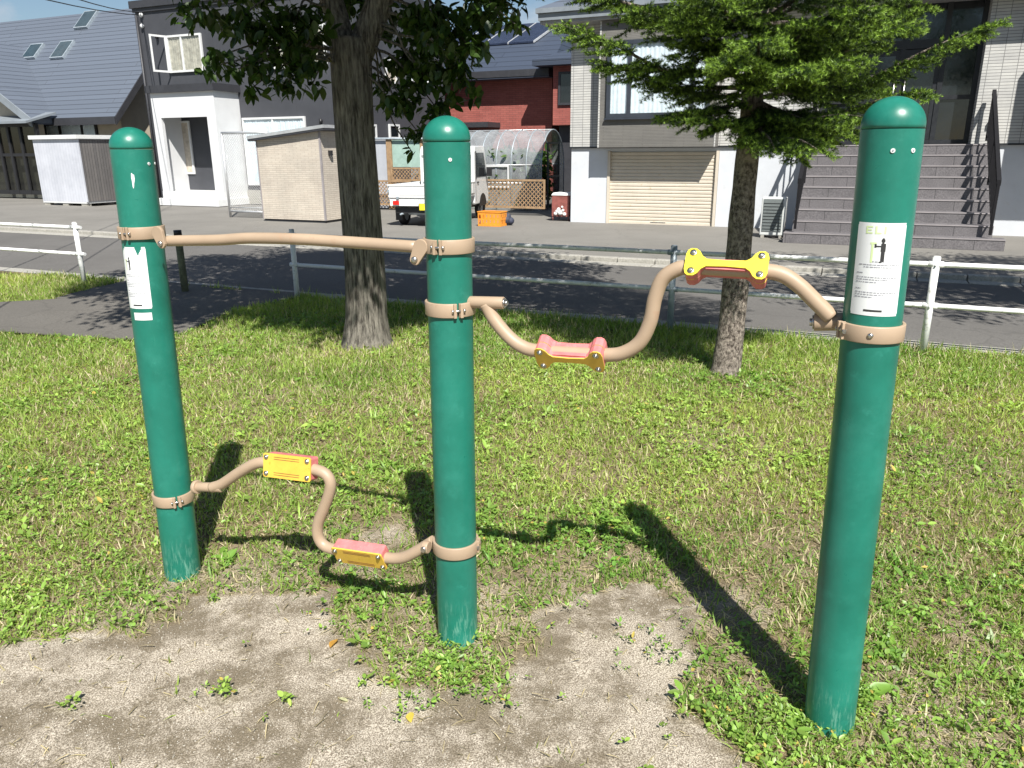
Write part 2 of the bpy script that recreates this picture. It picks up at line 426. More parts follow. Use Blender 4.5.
def rotm(yaw, pitch, roll):
    cy, sy, cp, sp, cr, sr = np.cos(yaw), np.sin(yaw), np.cos(pitch), np.sin(pitch), np.cos(roll), np.sin(roll)
    n = len(yaw); Z = np.zeros((n, 3, 3)); X = np.zeros((n, 3, 3)); Y = np.zeros((n, 3, 3))
    Z[:,0,0]=cy; Z[:,0,1]=-sy; Z[:,1,0]=sy; Z[:,1,1]=cy; Z[:,2,2]=1
    X[:,0,0]=1; X[:,1,1]=cp; X[:,1,2]=-sp; X[:,2,1]=sp; X[:,2,2]=cp
    Y[:,0,0]=cr; Y[:,0,2]=sr; Y[:,1,1]=1; Y[:,2,0]=-sr; Y[:,2,2]=cr
    return Z @ X @ Y
def bulk(name, TV, TF, loc, R, scale, col, mat, parent=None, base=None):
    n = len(loc); m = len(TV)
    if scale.ndim == 1: scale = np.repeat(scale[:, None], 3, 1)
    V = np.einsum('nij,nmj->nmi', R, TV[None]*scale[:, None, :])+loc[:, None, :]
    V = V.reshape(-1, 3)
    off = Vector((0, 0, 0))
    if parent is not None: off = ROOT[parent.name].translation
    elif base is not None: off = Vector(base)
    V = V-np.array(off)
    me = bpy.data.meshes.new(name)
    sizes = np.array([len(f) for f in TF]); flat = np.concatenate([np.array(f) for f in TF])
    me.vertices.add(n*m); me.vertices.foreach_set('co', V.astype(np.float32).ravel())
    idx = (flat[None, :]+(np.arange(n)*m)[:, None]).ravel().astype(np.int32)
    me.loops.add(len(idx)); me.loops.foreach_set('vertex_index', idx)
    tot = np.tile(sizes, n); st = np.concatenate([[0], np.cumsum(tot)[:-1]]).astype(np.int32)
    me.polygons.add(len(tot)); me.polygons.foreach_set('loop_start', st)
    me.update(calc_edges=True)
    at = me.attributes.new('Col', 'FLOAT_COLOR', 'POINT')
    cc = np.repeat(np.concatenate([col, np.ones((n, 1))], 1), m, 0).astype(np.float32)
    at.data.foreach_set('color', cc.ravel())
    me.materials.append(mat)
    o = bpy.data.objects.new(name, me); COL.objects.link(o)
    if parent is not None: o.parent = parent
    else: o.location = off
    ROOT[o.name] = ROOT[parent.name] if parent is not None else Matrix.Translation(off)
    return o
def vnoise(x, y, s, seed=0):
    x = x*s+seed*17.3; y = y*s-seed*9.1
    xi = np.floor(x).astype(np.int64); yi = np.floor(y).astype(np.int64); fx = x-xi; fy = y-yi
    fx = fx*fx*(3-2*fx); fy = fy*fy*(3-2*fy)
    def h(a, b):
        k = (a*374761393+b*668265263+seed*1442695) & 0x7fffffff
        k = ((k ^ (k >> 13))*1274126177) & 0x7fffffff
        return ((k ^ (k >> 16)) & 0xffff)/65535.0
    return (h(xi,yi)*(1-fx)+h(xi+1,yi)*fx)*(1-fy)+(h(xi,yi+1)*(1-fx)+h(xi+1,yi+1)*fx)*fy
def fbm(x, y, s, seed=0): return (vnoise(x,y,s,seed)+.5*vnoise(x,y,s*2.1,seed+1)+.25*vnoise(x,y,s*4.3,seed+2))/1.75
def inpoly(x, y, poly):
    r = np.zeros(x.shape, bool); n = len(poly)
    for i in range(n):
        x0, y0 = poly[i]; x1, y1 = poly[(i+1) % n]
        c = ((y0 > y) != (y1 > y)) & (x < (x1-x0)*(y-y0)/((y1-y0) if y1 != y0 else 1e-9)+x0)
        r ^= c
    return r

#@@GROUND
# ------------------------------------------------------------------ ground
big = MB(); big.add([(-400,-60,-.09),(400,-60,-.09),(400,700,-.09),(-400,700,-.09)], [(0,1,2,3)])
part('ground', big, 'farground', kind='structure')
def strip(name, u0, u1, v0, v1, z, mat, th=.05, kind='structure'):
    b = BMB(); b.box((u0, v0, z-th), (u1, v1, z)); o = part(name, b.world(), mat); o['kind'] = kind; return o
strip('road', -60, 45, 7.72, 11.45, -.045, 'asphalt', .04)
# concrete gutter and kerb lines, in separate blocks
def kerb_line(name, v0, v1, z, blk, mat, u0=-40, u1=26):
    b = BMB(); u = u0
    while u < u1:
        b.box((u, v0, -.085), (u+blk-.012, v1, z+random.uniform(-.004, .004))); u += blk
    o = part(name, b.world(), mat, bevel=.012); o['kind'] = 'structure'; return o
kerb_line('gutter', 7.42, 7.71, -.03, .6, 'concrete')
kerb_line('kerb', 7.28, 7.415, .012, .6, 'concrete', u0=-5.9)
kerb_line('far_gutter', 11.46, 11.72, -.035, .6, 'concrete')
kerb_line('far_kerb', 11.725, 11.87, .03, .6, 'concrete')
strip('forecourt', -60, 45, 11.875, 17.9, 0.0, 'drive', .08)
strip('back_yard', -60, 45, 17.905, 45, -.02, 'drive', .06)

PATH_PX = [(-260,300),(0,304),(60,300),(112,297)]
pathpoly = [UV(G(-400, 322)), UV(G(0, 304)), UV(G(70, 300)), (-8.55, 6.0), (-8.75, 6.6), (-8.85, 7.27), (-5.95, 7.27), (-5.9, 6.7), UV(G(285, 302)), UV(G(235, 312)), UV(G(205, 325)), UV(G(180, 336)), UV(G(130, 341)), UV(G(60, 337)), UV(G(0, 333)), UV(G(-400, 352))]
pm = BMB(); pm.prism([(u, v, .012) for u, v in pathpoly], (0, 0, .012))
o = part('footpath', pm.world(), 'path'); o['kind'] = 'structure'
ap = BMB(); ap.box((-8.85, 7.2705, -.03), (-5.95, 7.415, .012)); o = part('path_apron', ap.world(), 'path'); o['kind'] = 'structure'

DIRT_PX = [(-700,700),(-260,668),(0,645),(60,640),(130,630),(190,608),(250,594),(300,588),(338,600),(352,640),(385,668),(425,705),(488,702),(512,660),(545,628),(590,592),(640,590),(692,618),(702,655),(688,690),(722,722),(745,768),(760,900),(700,1300),(-700,1300)]
dirtpoly = [tuple(G(x, y)[:2]) for x, y in DIRT_PX]
THIN = [(390,538,.24,.85),(250,572,.28,.6),(600,560,.2,.4),(540,585,.25,.5),(700,600,.22,.65),(660,640,.2,.5),(980,640,.3,.35),(930,720,.3,.5),(760,660,.2,.5),(130,610,.3,.35),(470,600,.26,.72),(365,560,.2,.75),(380,620,.16,.55),(410,640,.2,.6),(200,590,.3,.55),(150,615,.3,.5),(330,520,.15,.35),(820,560,.3,.3),(960,470,.4,.3),(560,640,.22,.7),(600,470,.3,.25),(250,400,.5,.25),(505,650,.18,.6),(40,620,.2,.3),(720,440,.4,.3),(480,640,.2,.5)]
def bare(x, y):       # 1 = bare earth, 0 = full cover
    jx = x+(fbm(x, y, 5, 3)-.5)*.30+(vnoise(x, y, 24, 8)-.5)*.07; jy = y+(fbm(x, y, 5, 5)-.5)*.30+(vnoise(x, y, 24, 9)-.5)*.07
    b = inpoly(jx, jy, dirtpoly).astype(float)
    for px, py, r, a in THIN:
        g = G(px, py); d = np.hypot(jx-g.x, jy-g.y)
        b = np.maximum(b, a*np.clip(1.3-d/r, 0, 1))
    return b
def lawn_ok(x, y):
    u = x*CA-y*SA; v = x*SA+y*CA
    ju = u+(vnoise(x, y, 7, 4)-.5)*.12; jv = v+(vnoise(x, y, 7, 6)-.5)*.12
    return (v < 7.27) & ~inpoly(ju, jv, pathpoly)

# soil: fine grid with gentle lumps
nu, nv = 520, 220
uu = np.linspace(-16, 9, nu); vv = np.linspace(-.6, 7.279, nv)
U_, V_ = np.meshgrid(uu, vv); X_ = U_*CA+V_*SA; Y_ = -U_*SA+V_*CA
path_in = inpoly(U_, V_, pathpoly)
Z_ = (fbm(X_, Y_, 1.6, 21)-.5)*.022+(vnoise(X_, Y_, 14, 22)-.5)*.008
Z_ = np.where(path_in, -.012, Z_)
co = np.stack([X_, Y_, Z_], -1).reshape(-1, 3)
me = bpy.data.meshes.new('lawn_soil')
i0 = (np.arange(nv-1)[:, None]*nu+np.arange(nu-1)[None, :]).ravel()
fa = np.stack([i0, i0+1, i0+nu+1, i0+nu], 1).astype(np.int32)
me.vertices.add(len(co)); me.vertices.foreach_set('co', co.astype(np.float32).ravel())
me.loops.add(fa.size); me.loops.foreach_set('vertex_index', fa.ravel())
me.polygons.add(len(fa)); me.polygons.foreach_set('loop_start', (np.arange(len(fa))*4).astype(np.int32))
me.update(calc_edges=True); me.polygons.foreach_set('use_smooth', [True]*len(fa))
at = me.attributes.new('Col', 'FLOAT_COLOR', 'POINT'); bb = np.clip(bare(X_, Y_), 0, 1).ravel()
at.data.foreach_set('color', np.stack([bb, bb, bb, np.ones_like(bb)], 1).astype(np.float32).ravel())
me.materials.append(M['soil'])
o = bpy.data.objects.new('lawn_soil', me); COL.objects.link(o); o['kind'] = 'structure'

def scatter(n, ymin, ymax, wide=1.0, power=1.0):
    """random ground points in the wedge in front of the camera, denser close by"""
    t = RNG.random(n); lo, hi = ymin**power, ymax**power
    y = (lo+(hi-lo)*t)**(1/power)
    x = (RNG.random(n)*2-1)*(y*.78*wide+.55)
    return x, y
def height(x, y): return (fbm(x, y, 1.6, 21)-.5)*.022+(vnoise(x, y, 14, 22)-.5)*.008
def greens(n, x, y, kind):
    v = RNG.random(n); patch = fbm(x, y, 1.1, 31)
    if kind == 'grass':
        a = np.array([.115, .235, .035]); b = np.array([.40, .47, .12])
    else:
        a = np.array([.095, .24, .035]); b = np.array([.35, .47, .10])
    w = np.clip(patch*.9+.35*v-.1, 0, 1)[:, None]
    c = a*(1-w)+b*w
    return c*(.6+.75*RNG.random((n, 1)))
# --- grass blades
def make_grass():
    x, y = scatter(430000, 1.55, 10.8, 1.0, 1.15)
    ok = lawn_ok(x, y); x, y = x[ok], y[ok]
    bt = bare(x, y); p = np.clip(1.0-bt*1.05, .006, 1)*(.55+.6*fbm(x, y, 2.2, 41))
    k = RNG.random(len(x)) < p; x, y = x[k], y[k]; n = len(x)
    v = x*SA+y*CA; tall = np.clip((v-5.9)/1.3, 0, 1)
    tuft = np.clip((fbm(x, y, 3.5, 51)-.5)*3, 0, 1)
    h = (.022+.035*RNG.random(n)**1.5)*(1+.5*tuft)+tall*.06*RNG.random(n)+.018*np.clip(y-4, 0, 3)/3
    w = .0022+.0028*RNG.random(n)+.0006*y
    lean = RNG.normal(0, .55, n)-.25
    R = rotm(RNG.random(n)*2*PI, lean, RNG.normal(0, .35, n))
    z = height(x, y)-.003
    col = greens(n, x, y, 'grass')
    # straw
    st = RNG.random(n) < (.15+.2*np.clip((.52-fbm(x, y, 1.4, 61))*5, 0, 1))
    col[st] = np.array([.58, .51, .34])*(.6+.6*RNG.random((st.sum(), 1)))
    sc3 = np.stack([w, h*1.0, h], 1)
    o = bulk('grass', BLADE_V, BLADE_F, np.stack([x, y, z], 1), R, sc3, col, M['grass'])
    tag(o, None, None, kind='stuff')
make_grass()
# --- small broad-leaved lawn weeds (clover and plantain like)
def make_weeds():
    x, y = scatter(60000, 1.5, 8.8, 1.0, .9)
    ok = lawn_ok(x, y); x, y = x[ok], y[ok]
    bt = bare(x, y); p = np.clip(1.0-bt*1.15, 0.004, 1)*np.clip(2.1*(fbm(x, y, 1.6, 71)-.30), .08, 1)
    k = RNG.random(len(x)) < p; x, y = x[k], y[k]
    # weed tufts on the bare earth
    for px, py, r, m_ in [(440,676,.10,120),(470,690,.06,40),(215,695,.03,16),(70,708,.02,8),(648,650,.09,22),(700,640,.08,30),(288,705,.01,3),(400,640,.1,40),(840,700,.16,90),(780,740,.2,100),(520,600,.12,40),(445,655,.07,60),(20,600,.2,100),(370,600,.10,60),(590,530,.15,90)]:
        g = G(px, py); x = np.append(x, g.x+RNG.normal(0, r, m_)); y = np.append(y, g.y+RNG.normal(0, r, m_))
    n = len(x); kind = fbm(x, y, 1.7, 81)
    per = 4
    X = np.repeat(x, per); Y = np.repeat(y, per); K = np.repeat(kind, per); m_ = len(X)
    yaw = np.repeat(RNG.random(n)*2*PI, per)+np.tile(np.arange(per)*2*PI/per, n)+RNG.normal(0, .3, m_)
    hh = np.repeat(.008+.03*RNG.random(n), per)
    size = np.repeat((.010+.013*RNG.random(n)**1.6)*(1+.11*np.clip(y-2.5, 0, 6)), per)*(.75+.5*RNG.random(m_))
    bigp = np.repeat(RNG.random(n) < .04, per); size = np.where(bigp, size*2.1, size)
    pitch = RNG.normal(.12, .4, m_)
    wd = np.where(bigp, .75, np.where(K > .5, 1.3, .85))
    R = rotm(yaw, pitch, RNG.normal(0, .3, m_))
    loc = np.stack([X-np.sin(yaw)*.003, Y+np.cos(yaw)*.003, height(X, Y)+hh], 1)
    col = greens(m_, X, Y, 'leaf')
    yl = RNG.random(m_) < .02; col[yl] = np.array([.5, .4, .1])
    o = bulk('lawn_weeds', LEAF_V, LEAF_F, loc, R, np.stack([size*wd, size, size], 1), col, M['leaf'])
    tag(o, None, None, kind='stuff')
make_weeds()
# --- taller tufts of broad grass and rosette leaves
def make_tufts():
    x, y = scatter(2300, 1.7, 8.6, 1.0, .9)
    ok = lawn_ok(x, y); x, y = x[ok], y[ok]
    k = (bare(x, y) < .3) & (fbm(x, y, .9, 131) > .40); x, y = x[k], y[k]
    for px, py in ((215,572),(228,566),(190,580),(448,640),(470,636),(812,712),(838,735),(860,715),(300,520),(340,500),(235,540),(600,505),(700,470),(620,540)):
        g = G(px, py); x = np.append(x, g.x); y = np.append(y, g.y)
    n = len(x); per = 9
    X = np.repeat(x, per)+RNG.normal(0, .012, n*per); Y = np.repeat(y, per)+RNG.normal(0, .012, n*per); m_ = n*per
    yaw = RNG.random(m_)*2*PI; ln = np.repeat(.035+.05*RNG.random(n), per)*(.6+.7*RNG.random(m_)); wd = np.repeat(.004+.008*RNG.random(n)**2, per)
    R = rotm(yaw, -(.35+.75*RNG.random(m_)), RNG.normal(0, .25, m_))
    o = bulk('grass_tufts', BLADE_V, BLADE_F, np.stack([X, Y, height(X, Y)], 1), R, np.stack([wd, ln, ln], 1), greens(m_, X, Y, 'leaf')*1.05, M['leaf'])
    tag(o, None, None, kind='stuff')
make_tufts()
# --- dry clippings and straw lying flat
def make_straw():
    x, y = scatter(60000, 1.5, 8, 1.0, .9)
    ok = lawn_ok(x, y); x, y = x[ok], y[ok]; bt = bare(x, y)
    k = RNG.random(len(x)) < np.where(bt > .9, .06, .75); x, y = x[k], y[k]; n = len(x)
    R = rotm(RNG.random(n)*2*PI, PI/2*-1+RNG.normal(0, .16, n), RNG.normal(0, .3, n))
    col = np.array([.52, .44, .29])*(.4+.8*RNG.random((n, 1)))
    s = .02+.04*RNG.random(n)
    o = bulk('dry_clippings', BLADE_V, BLADE_F, np.stack([x, y, height(x, y)+.006+.01*RNG.random(n)], 1), R, np.stack([.002+.0025*RNG.random(n), s*.6, s], 1), col, M['grass'])
    tag(o, None, None, kind='stuff')
make_straw()
# --- grit on the bare earth
def make_grit():
    x, y = scatter(70000, 1.45, 3.3, 1.0, .8)
    ok = (bare(x, y) > .8) & (fbm(x, y, 2.6, 91) > .36); x, y = x[ok], y[ok]; n = len(x)
    T = np.array([(1,0,0),(-.5,.85,0),(-.5,-.85,0),(.2,.1,.8),(0,0,-.5)], float); F = [(0,1,3),(1,2,3),(2,0,3),(1,0,4),(2,1,4),(0,2,4)]
    R = rotm(RNG.random(n)*6.28, RNG.random(n)*6.28, RNG.random(n)*6.28)
    o = bulk('grit', T, F, np.stack([x, y, height(x, y)+.0008], 1), R, .0010+.0036*RNG.random(n)**4, np.ones((n, 3)), M['pebble'])
    tag(o, None, None, kind='stuff')
make_grit()
# individual larger things on the ground
def loose_leaf(px, py, size, col, label, yaw, cat='leaf', nm='fallen_leaf', grp='fallen leaves on the bare earth'):
    g = G(px, py); g.z = float(height(np.array([g.x]), np.array([g.y]))[0])+.004
    o = bulk(nm, LEAF_V, LEAF_F, np.array([[0., 0, 0]])+np.array(g), rotm(np.array([yaw]), np.array([.18]), np.array([.25])), np.array([[size, size, size*2]]), np.array([col], float), M['leaf'], base=g)
    tag(o, label, cat, grp)
loose_leaf(337, 640, .055, (.55, .30, .06), 'curled orange brown leaf on the sandy earth left of the middle post', 2.9)
loose_leaf(410, 712, .05, (.70, .55, .10), 'yellow leaf lying on the earth beside the weeds in front of the middle post', 3.3)
loose_leaf(348, 702, .035, (.55, .55, .35), 'small pale green leaf lying flat on the bare sand', 1.2)
for i, (px, py, yaw, s) in enumerate([(868,706,-1.35,.10),(815,720,2.6,.06),(832,728,3.2,.055),(790,728,2.2,.05)]):
    pass
def plantain(px, py, leaves, label, s0):
    g = G(px, py); n = len(leaves); yaw = np.array([a for a, s in leaves]); s = np.array([s for a, s in leaves])*s0
    col = np.array([(.17, .31, .05)]*n)*(.85+.3*RNG.random((n, 1)))
    z = float(height(np.array([g.x]), np.array([g.y]))[0])
    o = bulk('broadleaf_weed', LEAF_V, LEAF_F, np.repeat(np.array([[g.x, g.y, z+.012]]), n, 0), rotm(yaw, np.full(n, .3), RNG.normal(0, .2, n)), np.stack([s*.8, s, s*2], 1), col, M['leaf'], base=Vector((g.x, g.y, z)))
    tag(o, label, 'weed', 'broad leaved weeds in the lawn')
plantain(862, 698, [(-1.45, 1.3), (-.6, .6), (.6, .5), (-2.3, .7)], 'long leaved weed at the right foot of the right green post', .085)
plantain(832, 722, [(2.7, 1), (3.4, 1), (-2.2, 1), (1.9, .8), (.3, .5)], 'round leaved weed at the front foot of the right green post', .06)
plantain(800, 726, [(2.3, 1), (1.3, .8), (3.6, .9), (.2, .6)], 'pale oval leaved weed left of the right green post base', .06)
plantain(455, 668, [(2.3, 1), (3.2, 1.1), (-2.0, .9), (1.2, .7), (0.2, .6)], 'bright green weed growing against the middle post base', .05)
plantain(225, 560, [(1.9, 1), (.4, 1.3), (-.7, 1), (-2.2, .9)], 'tall bright weed right of the left post', .06)

#@@APPARATUS
# ------------------------------------------------------------------ exercise apparatus
PL, PM, PR = G(183, 572), G(458, 636), G(829, 722)
for p in (PL, PM, PR): p.z = 0
RP = .0698
app = thing('exercise_station', 'three round green posts joined by beige steel bars with coloured pads', 'exercise equipment', PM)
def top_of(base, px, py):
    t = AT(px, py, base.y); return t
TL, TM, TR = top_of(PL, 129, 127), top_of(PM, 446, 115.5), top_of(PR, 896, 96)
def axis_pt(base, top, z): return base+(top-base)*(z/top.z)
def cam_az(p): return math.atan2(-p.y, -p.x)      # direction from the post towards the viewpoint
def wrap(base, top, az, off, z0, z1, a0, a1, n=10):
    """patch on the post surface; a = angles (radians) off the az direction, positive = viewer's right"""
    vs = []
    for z in (z0, z1):
        c = axis_pt(base, top, z)
        for i in range(n+1):
            w = az+(a0+(a1-a0)*i/n)
            vs.append((c.x+math.cos(w)*(RP+off), c.y+math.sin(w)*(RP+off), z))
    return vs, [(i, i+1, n+2+i, n+1+i) for i in range(n)]
def zpix(base, px, py):                            # height on the front surface of a post seen at a pixel
    d = math.hypot(base.x, base.y); k = (d-RP)/d
    return AT(px, py, base.y*k).z
posts = []
for nm, b, t, screws in (('L', PL, TL, [(.75, 0), (1.35, 0)]), ('M', PM, TM, [(.12, 0)]), ('R', PR, TR, [(.1, 0), (.76, 0)])):
    ax = (t-b)/t.z
    capz = t.z-.072
    s = MB(); s.lathe([(RP, -.12), (RP, .03), (RP, .5), (RP, 1.0), (RP, capz-.002)], b, 48, axis=ax)
    po = part('post', s, 'green', app)
    c = MB(); r2 = RP+.0005
    prof = [(RP-.003, capz-.001), (r2, capz), (r2, capz+.008)]+[(r2*math.cos(a), capz+.008+.064*math.sin(a)) for a in [PI/2*i/14 for i in range(1, 14)]]+[(.0005, capz+.072)]
    c.lathe(prof, b, 48, axis=ax); part('cap', c, 'green', po)
    az = cam_az(b)
    for a, _ in screws:
        s = MB(); z = capz-.05; cc = axis_pt(b, t, z); w = az+a
        d = Vector((math.cos(w), math.sin(w), 0)); p0 = cc+d*(RP-.002)
        s.tube([p0, p0+d*.004], .0052, 16, 0); s.tube([p0+d*.0041, p0+d*.005], .002, 12, 1)
        part('screw', s, ['white', 'greyink'], po)
    posts.append(po)
# paint chip on the left post
s = MB(); az = cam_az(PL); zc = zpix(PL, 132, 178)
pts = []
for i in range(14):
    w = 2*PI*i/14; rr = 1+.25*math.sin(3*w+1)
    a = az-.12+math.cos(w)*.07*rr; z = zc+math.sin(w)*.024*rr+.0*i; z += (a-az)*.05
    c = axis_pt(PL, TL, z); pts.append((c.x+math.cos(a)*(RP+.0006), c.y+math.sin(a)*(RP+.0006), z))
s.add(pts, [list(range(14))]); part('paint_chip', s, 'sticker', posts[0])

def sign(base, top, post, z0, z1, a0, a1, torn=False):
    az = cam_az(base); s = MB(); Hs = z1-z0
    def patch(sx0, sx1, tz0, tz1, off, mi, n=8):
        vs, fs = wrap(base, top, az, off, z0+tz0*Hs, z0+tz1*Hs, a0+(a1-a0)*sx0, a0+(a1-a0)*sx1, n); s.add(vs, fs, mi, True)
    # body with rounded corners, built from horizontal strips
    nst = 40
    for i in range(nst):
        t0, t1 = i/nst, (i+1)/nst; tm = (t0+t1)/2; d = min(tm, 1-tm)*Hs; r = .007
        ins = 0 if d > r else (r-math.sqrt(max(0, r*r-(r-d)**2)))/((a1-a0)*RP)
        lo, hi = ins, 1-ins
        if torn and tm > .86:
            k = (tm-.86)/.14
            patch(lo+.16*k**2*1.2, .72-.1*k, t0, t1, .0008, 0, 8); 
            if k < .75: patch(.72+.18*k, hi, t0, t1, .0008, 0, 3)
            else: patch(.86, hi, t0, t1, .0008, 0, 3)
            continue
        patch(lo, hi, t0, t1, .0008, 0, 12)
    # header letters, pale green
    if not torn:
        x = .2
        def bar(x0, x1, y0, y1, mi=3): patch(x0, x1, y0, y1, .0012, mi, 2)
        bar(.20, .235, .885, .965); bar(.20, .33, .95, .965); bar(.20, .31, .918, .932); bar(.20, .33, .885, .90)
        bar(.38, .415, .885, .965); bar(.38, .50, .885, .90)
        bar(.55, .585, .885, .965)
    # pictogram: pole and standing figure
    cx = .55 if not torn else .34; top_ = .83 if not torn else .83; sc_ = 1.0 if not torn else .8
    def fig(x0, x1, y0, y1, mi): patch(cx+x0*sc_, cx+x1*sc_, top_+y0*sc_, top_+y1*sc_, .0012, mi, 3)
    fig(-.035, .035, -.03, .0, 1); fig(-.02, .02, -.045, .012, 1)       # head
    fig(-.035, .055, -.13, -.045, 1)                                       # torso
    fig(-.14, -.03, -.083, -.068, 1); fig(-.155, -.12, -.09, -.05, 1)     # arm
    fig(-.025, .012, -.24, -.13, 1); fig(.014, .045, -.24, -.13, 1); fig(-.05, .0, -.25, -.235, 1)
    fig(-.215, -.175, -.25, -.04, 3); fig(-.24, -.12, -.055, -.035, 3)
    rows = [(.585,.36,.6),(.55,.12,.92),(.525,.22,.75),(.46,.08,.22),(.415,.08,.9),(.39,.08,.7),(.362,.08,.5),(.29,.08,.2),(.25,.08,.9),(.225,.08,.65),(.198,.08,.45)]
    rr = random.Random(5)
    for yy, xa, xb in rows:
        x = xa
        while x < xb:
            w_ = rr.uniform(.02, .07); patch(x, min(xb, x+w_), yy, yy+.010, .0012, 2, 2); x += w_+rr.uniform(.008, .02)
    patch(.3, .66, .045, .068, .0012, 1, 5)
    nm_ = 'instruction_sign'
    o = part(nm_, s, ['sticker', 'ink', 'greyink', 'limeink'], post)
    return o
sg = sign(PR, TR, posts[2], zpix(PR, 872, 316), zpix(PR, 884, 223), -.80, .86)
sg['label'] = 'white rounded instruction sticker with a standing figure and faded green header'
sg = sign(PL, TL, posts[0], zpix(PL, 141, 308.5), zpix(PL, 135, 247), -1.32, .06, torn=True)
sg['label'] = 'torn white instruction sticker with a small black figure'
s = MB(); vs, fs = wrap(PL, TL, cam_az(PL), .001, zpix(PL, 140, 320), zpix(PL, 140, 312.5), -.95, .0, 8); s.add(vs, fs, 0, True)
part('small_sticker', s, 'sticker', posts[0])

def clamp(base, top, z, seam, ear=None, bolt_front=None):
    """two-piece steel band; seam = angle off the viewer direction where the bolted ears sit"""
    az = cam_az(base); c = axis_pt(base, top, z); hh = .0215
    s = MB(); ri, ro = RP+.0006, RP+.0088
    prof = [(ri, -hh), (ro-.001, -hh), (ro, -hh+.002), (ro, hh-.002), (ro-.001, hh), (ri, hh)]
    n = 56; w0 = az+seam; gap = .045; o = len(s.v); steps = n
    for i in range(steps+1):
        w = w0+gap+(2*PI-2*gap)*i/steps
        for r, zz in prof: s.v.append(c+Vector((math.cos(w)*r, math.sin(w)*r, zz)))
    m = len(prof)
    for i in range(steps):
        for k in range(m):
            k2 = (k+1) % m
            s.f.append([o+i*m+k, o+i*m+k2, o+(i+1)*m+k2, o+(i+1)*m+k]); s.m.append(0); s.sm.append(k in (2,))
    for e in (0, steps): s.f.append([o+e*m+k for k in range(m)]); s.m.append(0); s.sm.append(False)
    # ears
    for sd in (-1, 1):
        w = w0+sd*(gap+.05); d = Vector((math.cos(w0), math.sin(w0), 0)); t = Vector((-d.y, d.x, 0))
        p = c+d*(ro-.004)+t*sd*.0105
        a = p-t*.0045; b = p+t*.0045
        s.hexa([a-Vector((0,0,hh)), b-Vector((0,0,hh)), b+d*.009-Vector((0,0,hh)), a+d*.009-Vector((0,0,hh)),
                a+Vector((0,0,hh)), b+Vector((0,0,hh)), b+d*.009+Vector((0,0,hh)), a+d*.009+Vector((0,0,hh))], 0)
    cl = part('clamp', s, 'tan', app, bevel=.0012)
    b = MB(); q = c+d*(ro+.001)
    b.tube([q-t*.021, q-t*.016], .0065, 6); b.tube([q-t*.018, q+t*.018], .004, 10); b.tube([q+t*.016, q+t*.022], .006, 16)
    part('bolt', b, 'steel', cl)
    if bolt_front is not None:
        w = az+bolt_front; dd = Vector((math.cos(w), math.sin(w), 0)); b = MB()
        q = c+dd*ro; b.tube([q-dd*.001, q+dd*.003, q+dd*.0055], [.0075, .0068, .003], 14); part('bolt', b, 'steel', cl)
    return cl, c
E_ = (PR-PL).normalized(); E_.z = 0; E_.normalize(); NF = Vector((E_.y, -E_.x, 0))   # NF: towards the viewer
if NF.y > 0: NF = -NF
def SP(px, py, off=0.0, a=None, b=None):       # pixel onto the vertical plane through the posts, off metres nearer
    a = a or PL; r = ray(px, py); o = Vector((0, 0, CH))
    t = ((a-o)+NF*off).dot(NF)/r.dot(NF)
    return o+r*t
def SPL(px, py, off=0.0):                       # plane through L and M
    return SPP(px, py, off, PL, PM)
def SPP(px, py, off, a, b):
    e = (b-a); e.z = 0; e.normalize(); n = Vector((e.y, -e.x, 0)); 
    if n.y > 0: n = -n
    r = ray(px, py); o = Vector((0, 0, CH)); t = ((a-o)+n*off).dot(n)/r.dot(n); return o+r*t
LM = lambda x, y, off=0.0: SPP(x, y, off, PL, PM)
MR = lambda x, y, off=0.0: SPP(x, y, off, PM, PR)

zLu = zpix(PL, 139, 233.5); zMu = zpix(PM, 448, 247.5); zMm = zpix(PM, 449, 311); zR = zpix(PR, 872, 335); zLd = zpix(PL, 174, 502); zMd = zpix(PM, 456, 554)
# angles: negative = viewer's left (azimuth decreases to the viewer's left when facing the post)
clamp(PL, TL, zLu, -.75); clamp(PM, TM, zMu, -.45); clamp(PM, TM, zMm, .30); clamp(PR, TR, zR, -1.05, bolt_front=.02)
clamp(PL, TL, zLd, .1); clamp(PM, TM, zMd, 1.35)

def bracket(c0, c1, boltpos, name='bracket'):
    s = MB(); c0 = Vector(c0); c1 = Vector(c1); bp = Vector(boltpos)
    e = E_; up = Vector((0, 0, 1)); ol = []
    # pear-shaped plate between the clamp and the bolt
    r1, r2 = .024, .017
    d = (bp-c0); L_ = d.length; d.normalize(); q = NF.cross(d)
    for i in range(9): w = PI/2+PI*i/8; ol.append(c0+d*math.cos(w)*r1+q*math.sin(w)*r1)
    for i in range(9): w = -PI/2+PI*i/8; ol.append(bp+d*math.cos(w)*r2+q*math.sin(w)*r2)
    s.prism([p+NF*.006 for p in ol], -NF*.012)
    o = part(name, s, 'tan', app, bevel=.002)
    b = MB(); b.tube([bp+NF*.006, bp+NF*.011, bp+NF*.0145], [.0105, .0095, .005], 16); b.tube([bp-NF*.02, bp+NF*.006], .006, 10)
    part('bolt', b, 'steel', o)
# upper hand bar between left and middle posts
pts = [LM(168,241,.035), LM(190,240.5,.035), LM(220,240,.035), LM(250,238.2,.035), LM(300,239.2,.035), LM(355,242.6,.035), LM(418,247,.035)]
bar = MB(); bar.tube(smooth_path(pts, 10), .0185, 24); part('handrail', bar, 'tan', app)
bracket(LM(158,233,.06), None or LM(158,233,.06), LM(162,243.5,.06)); bracket(LM(421,247,.06), LM(421,247,.06), LM(415.5,259.5,.06))

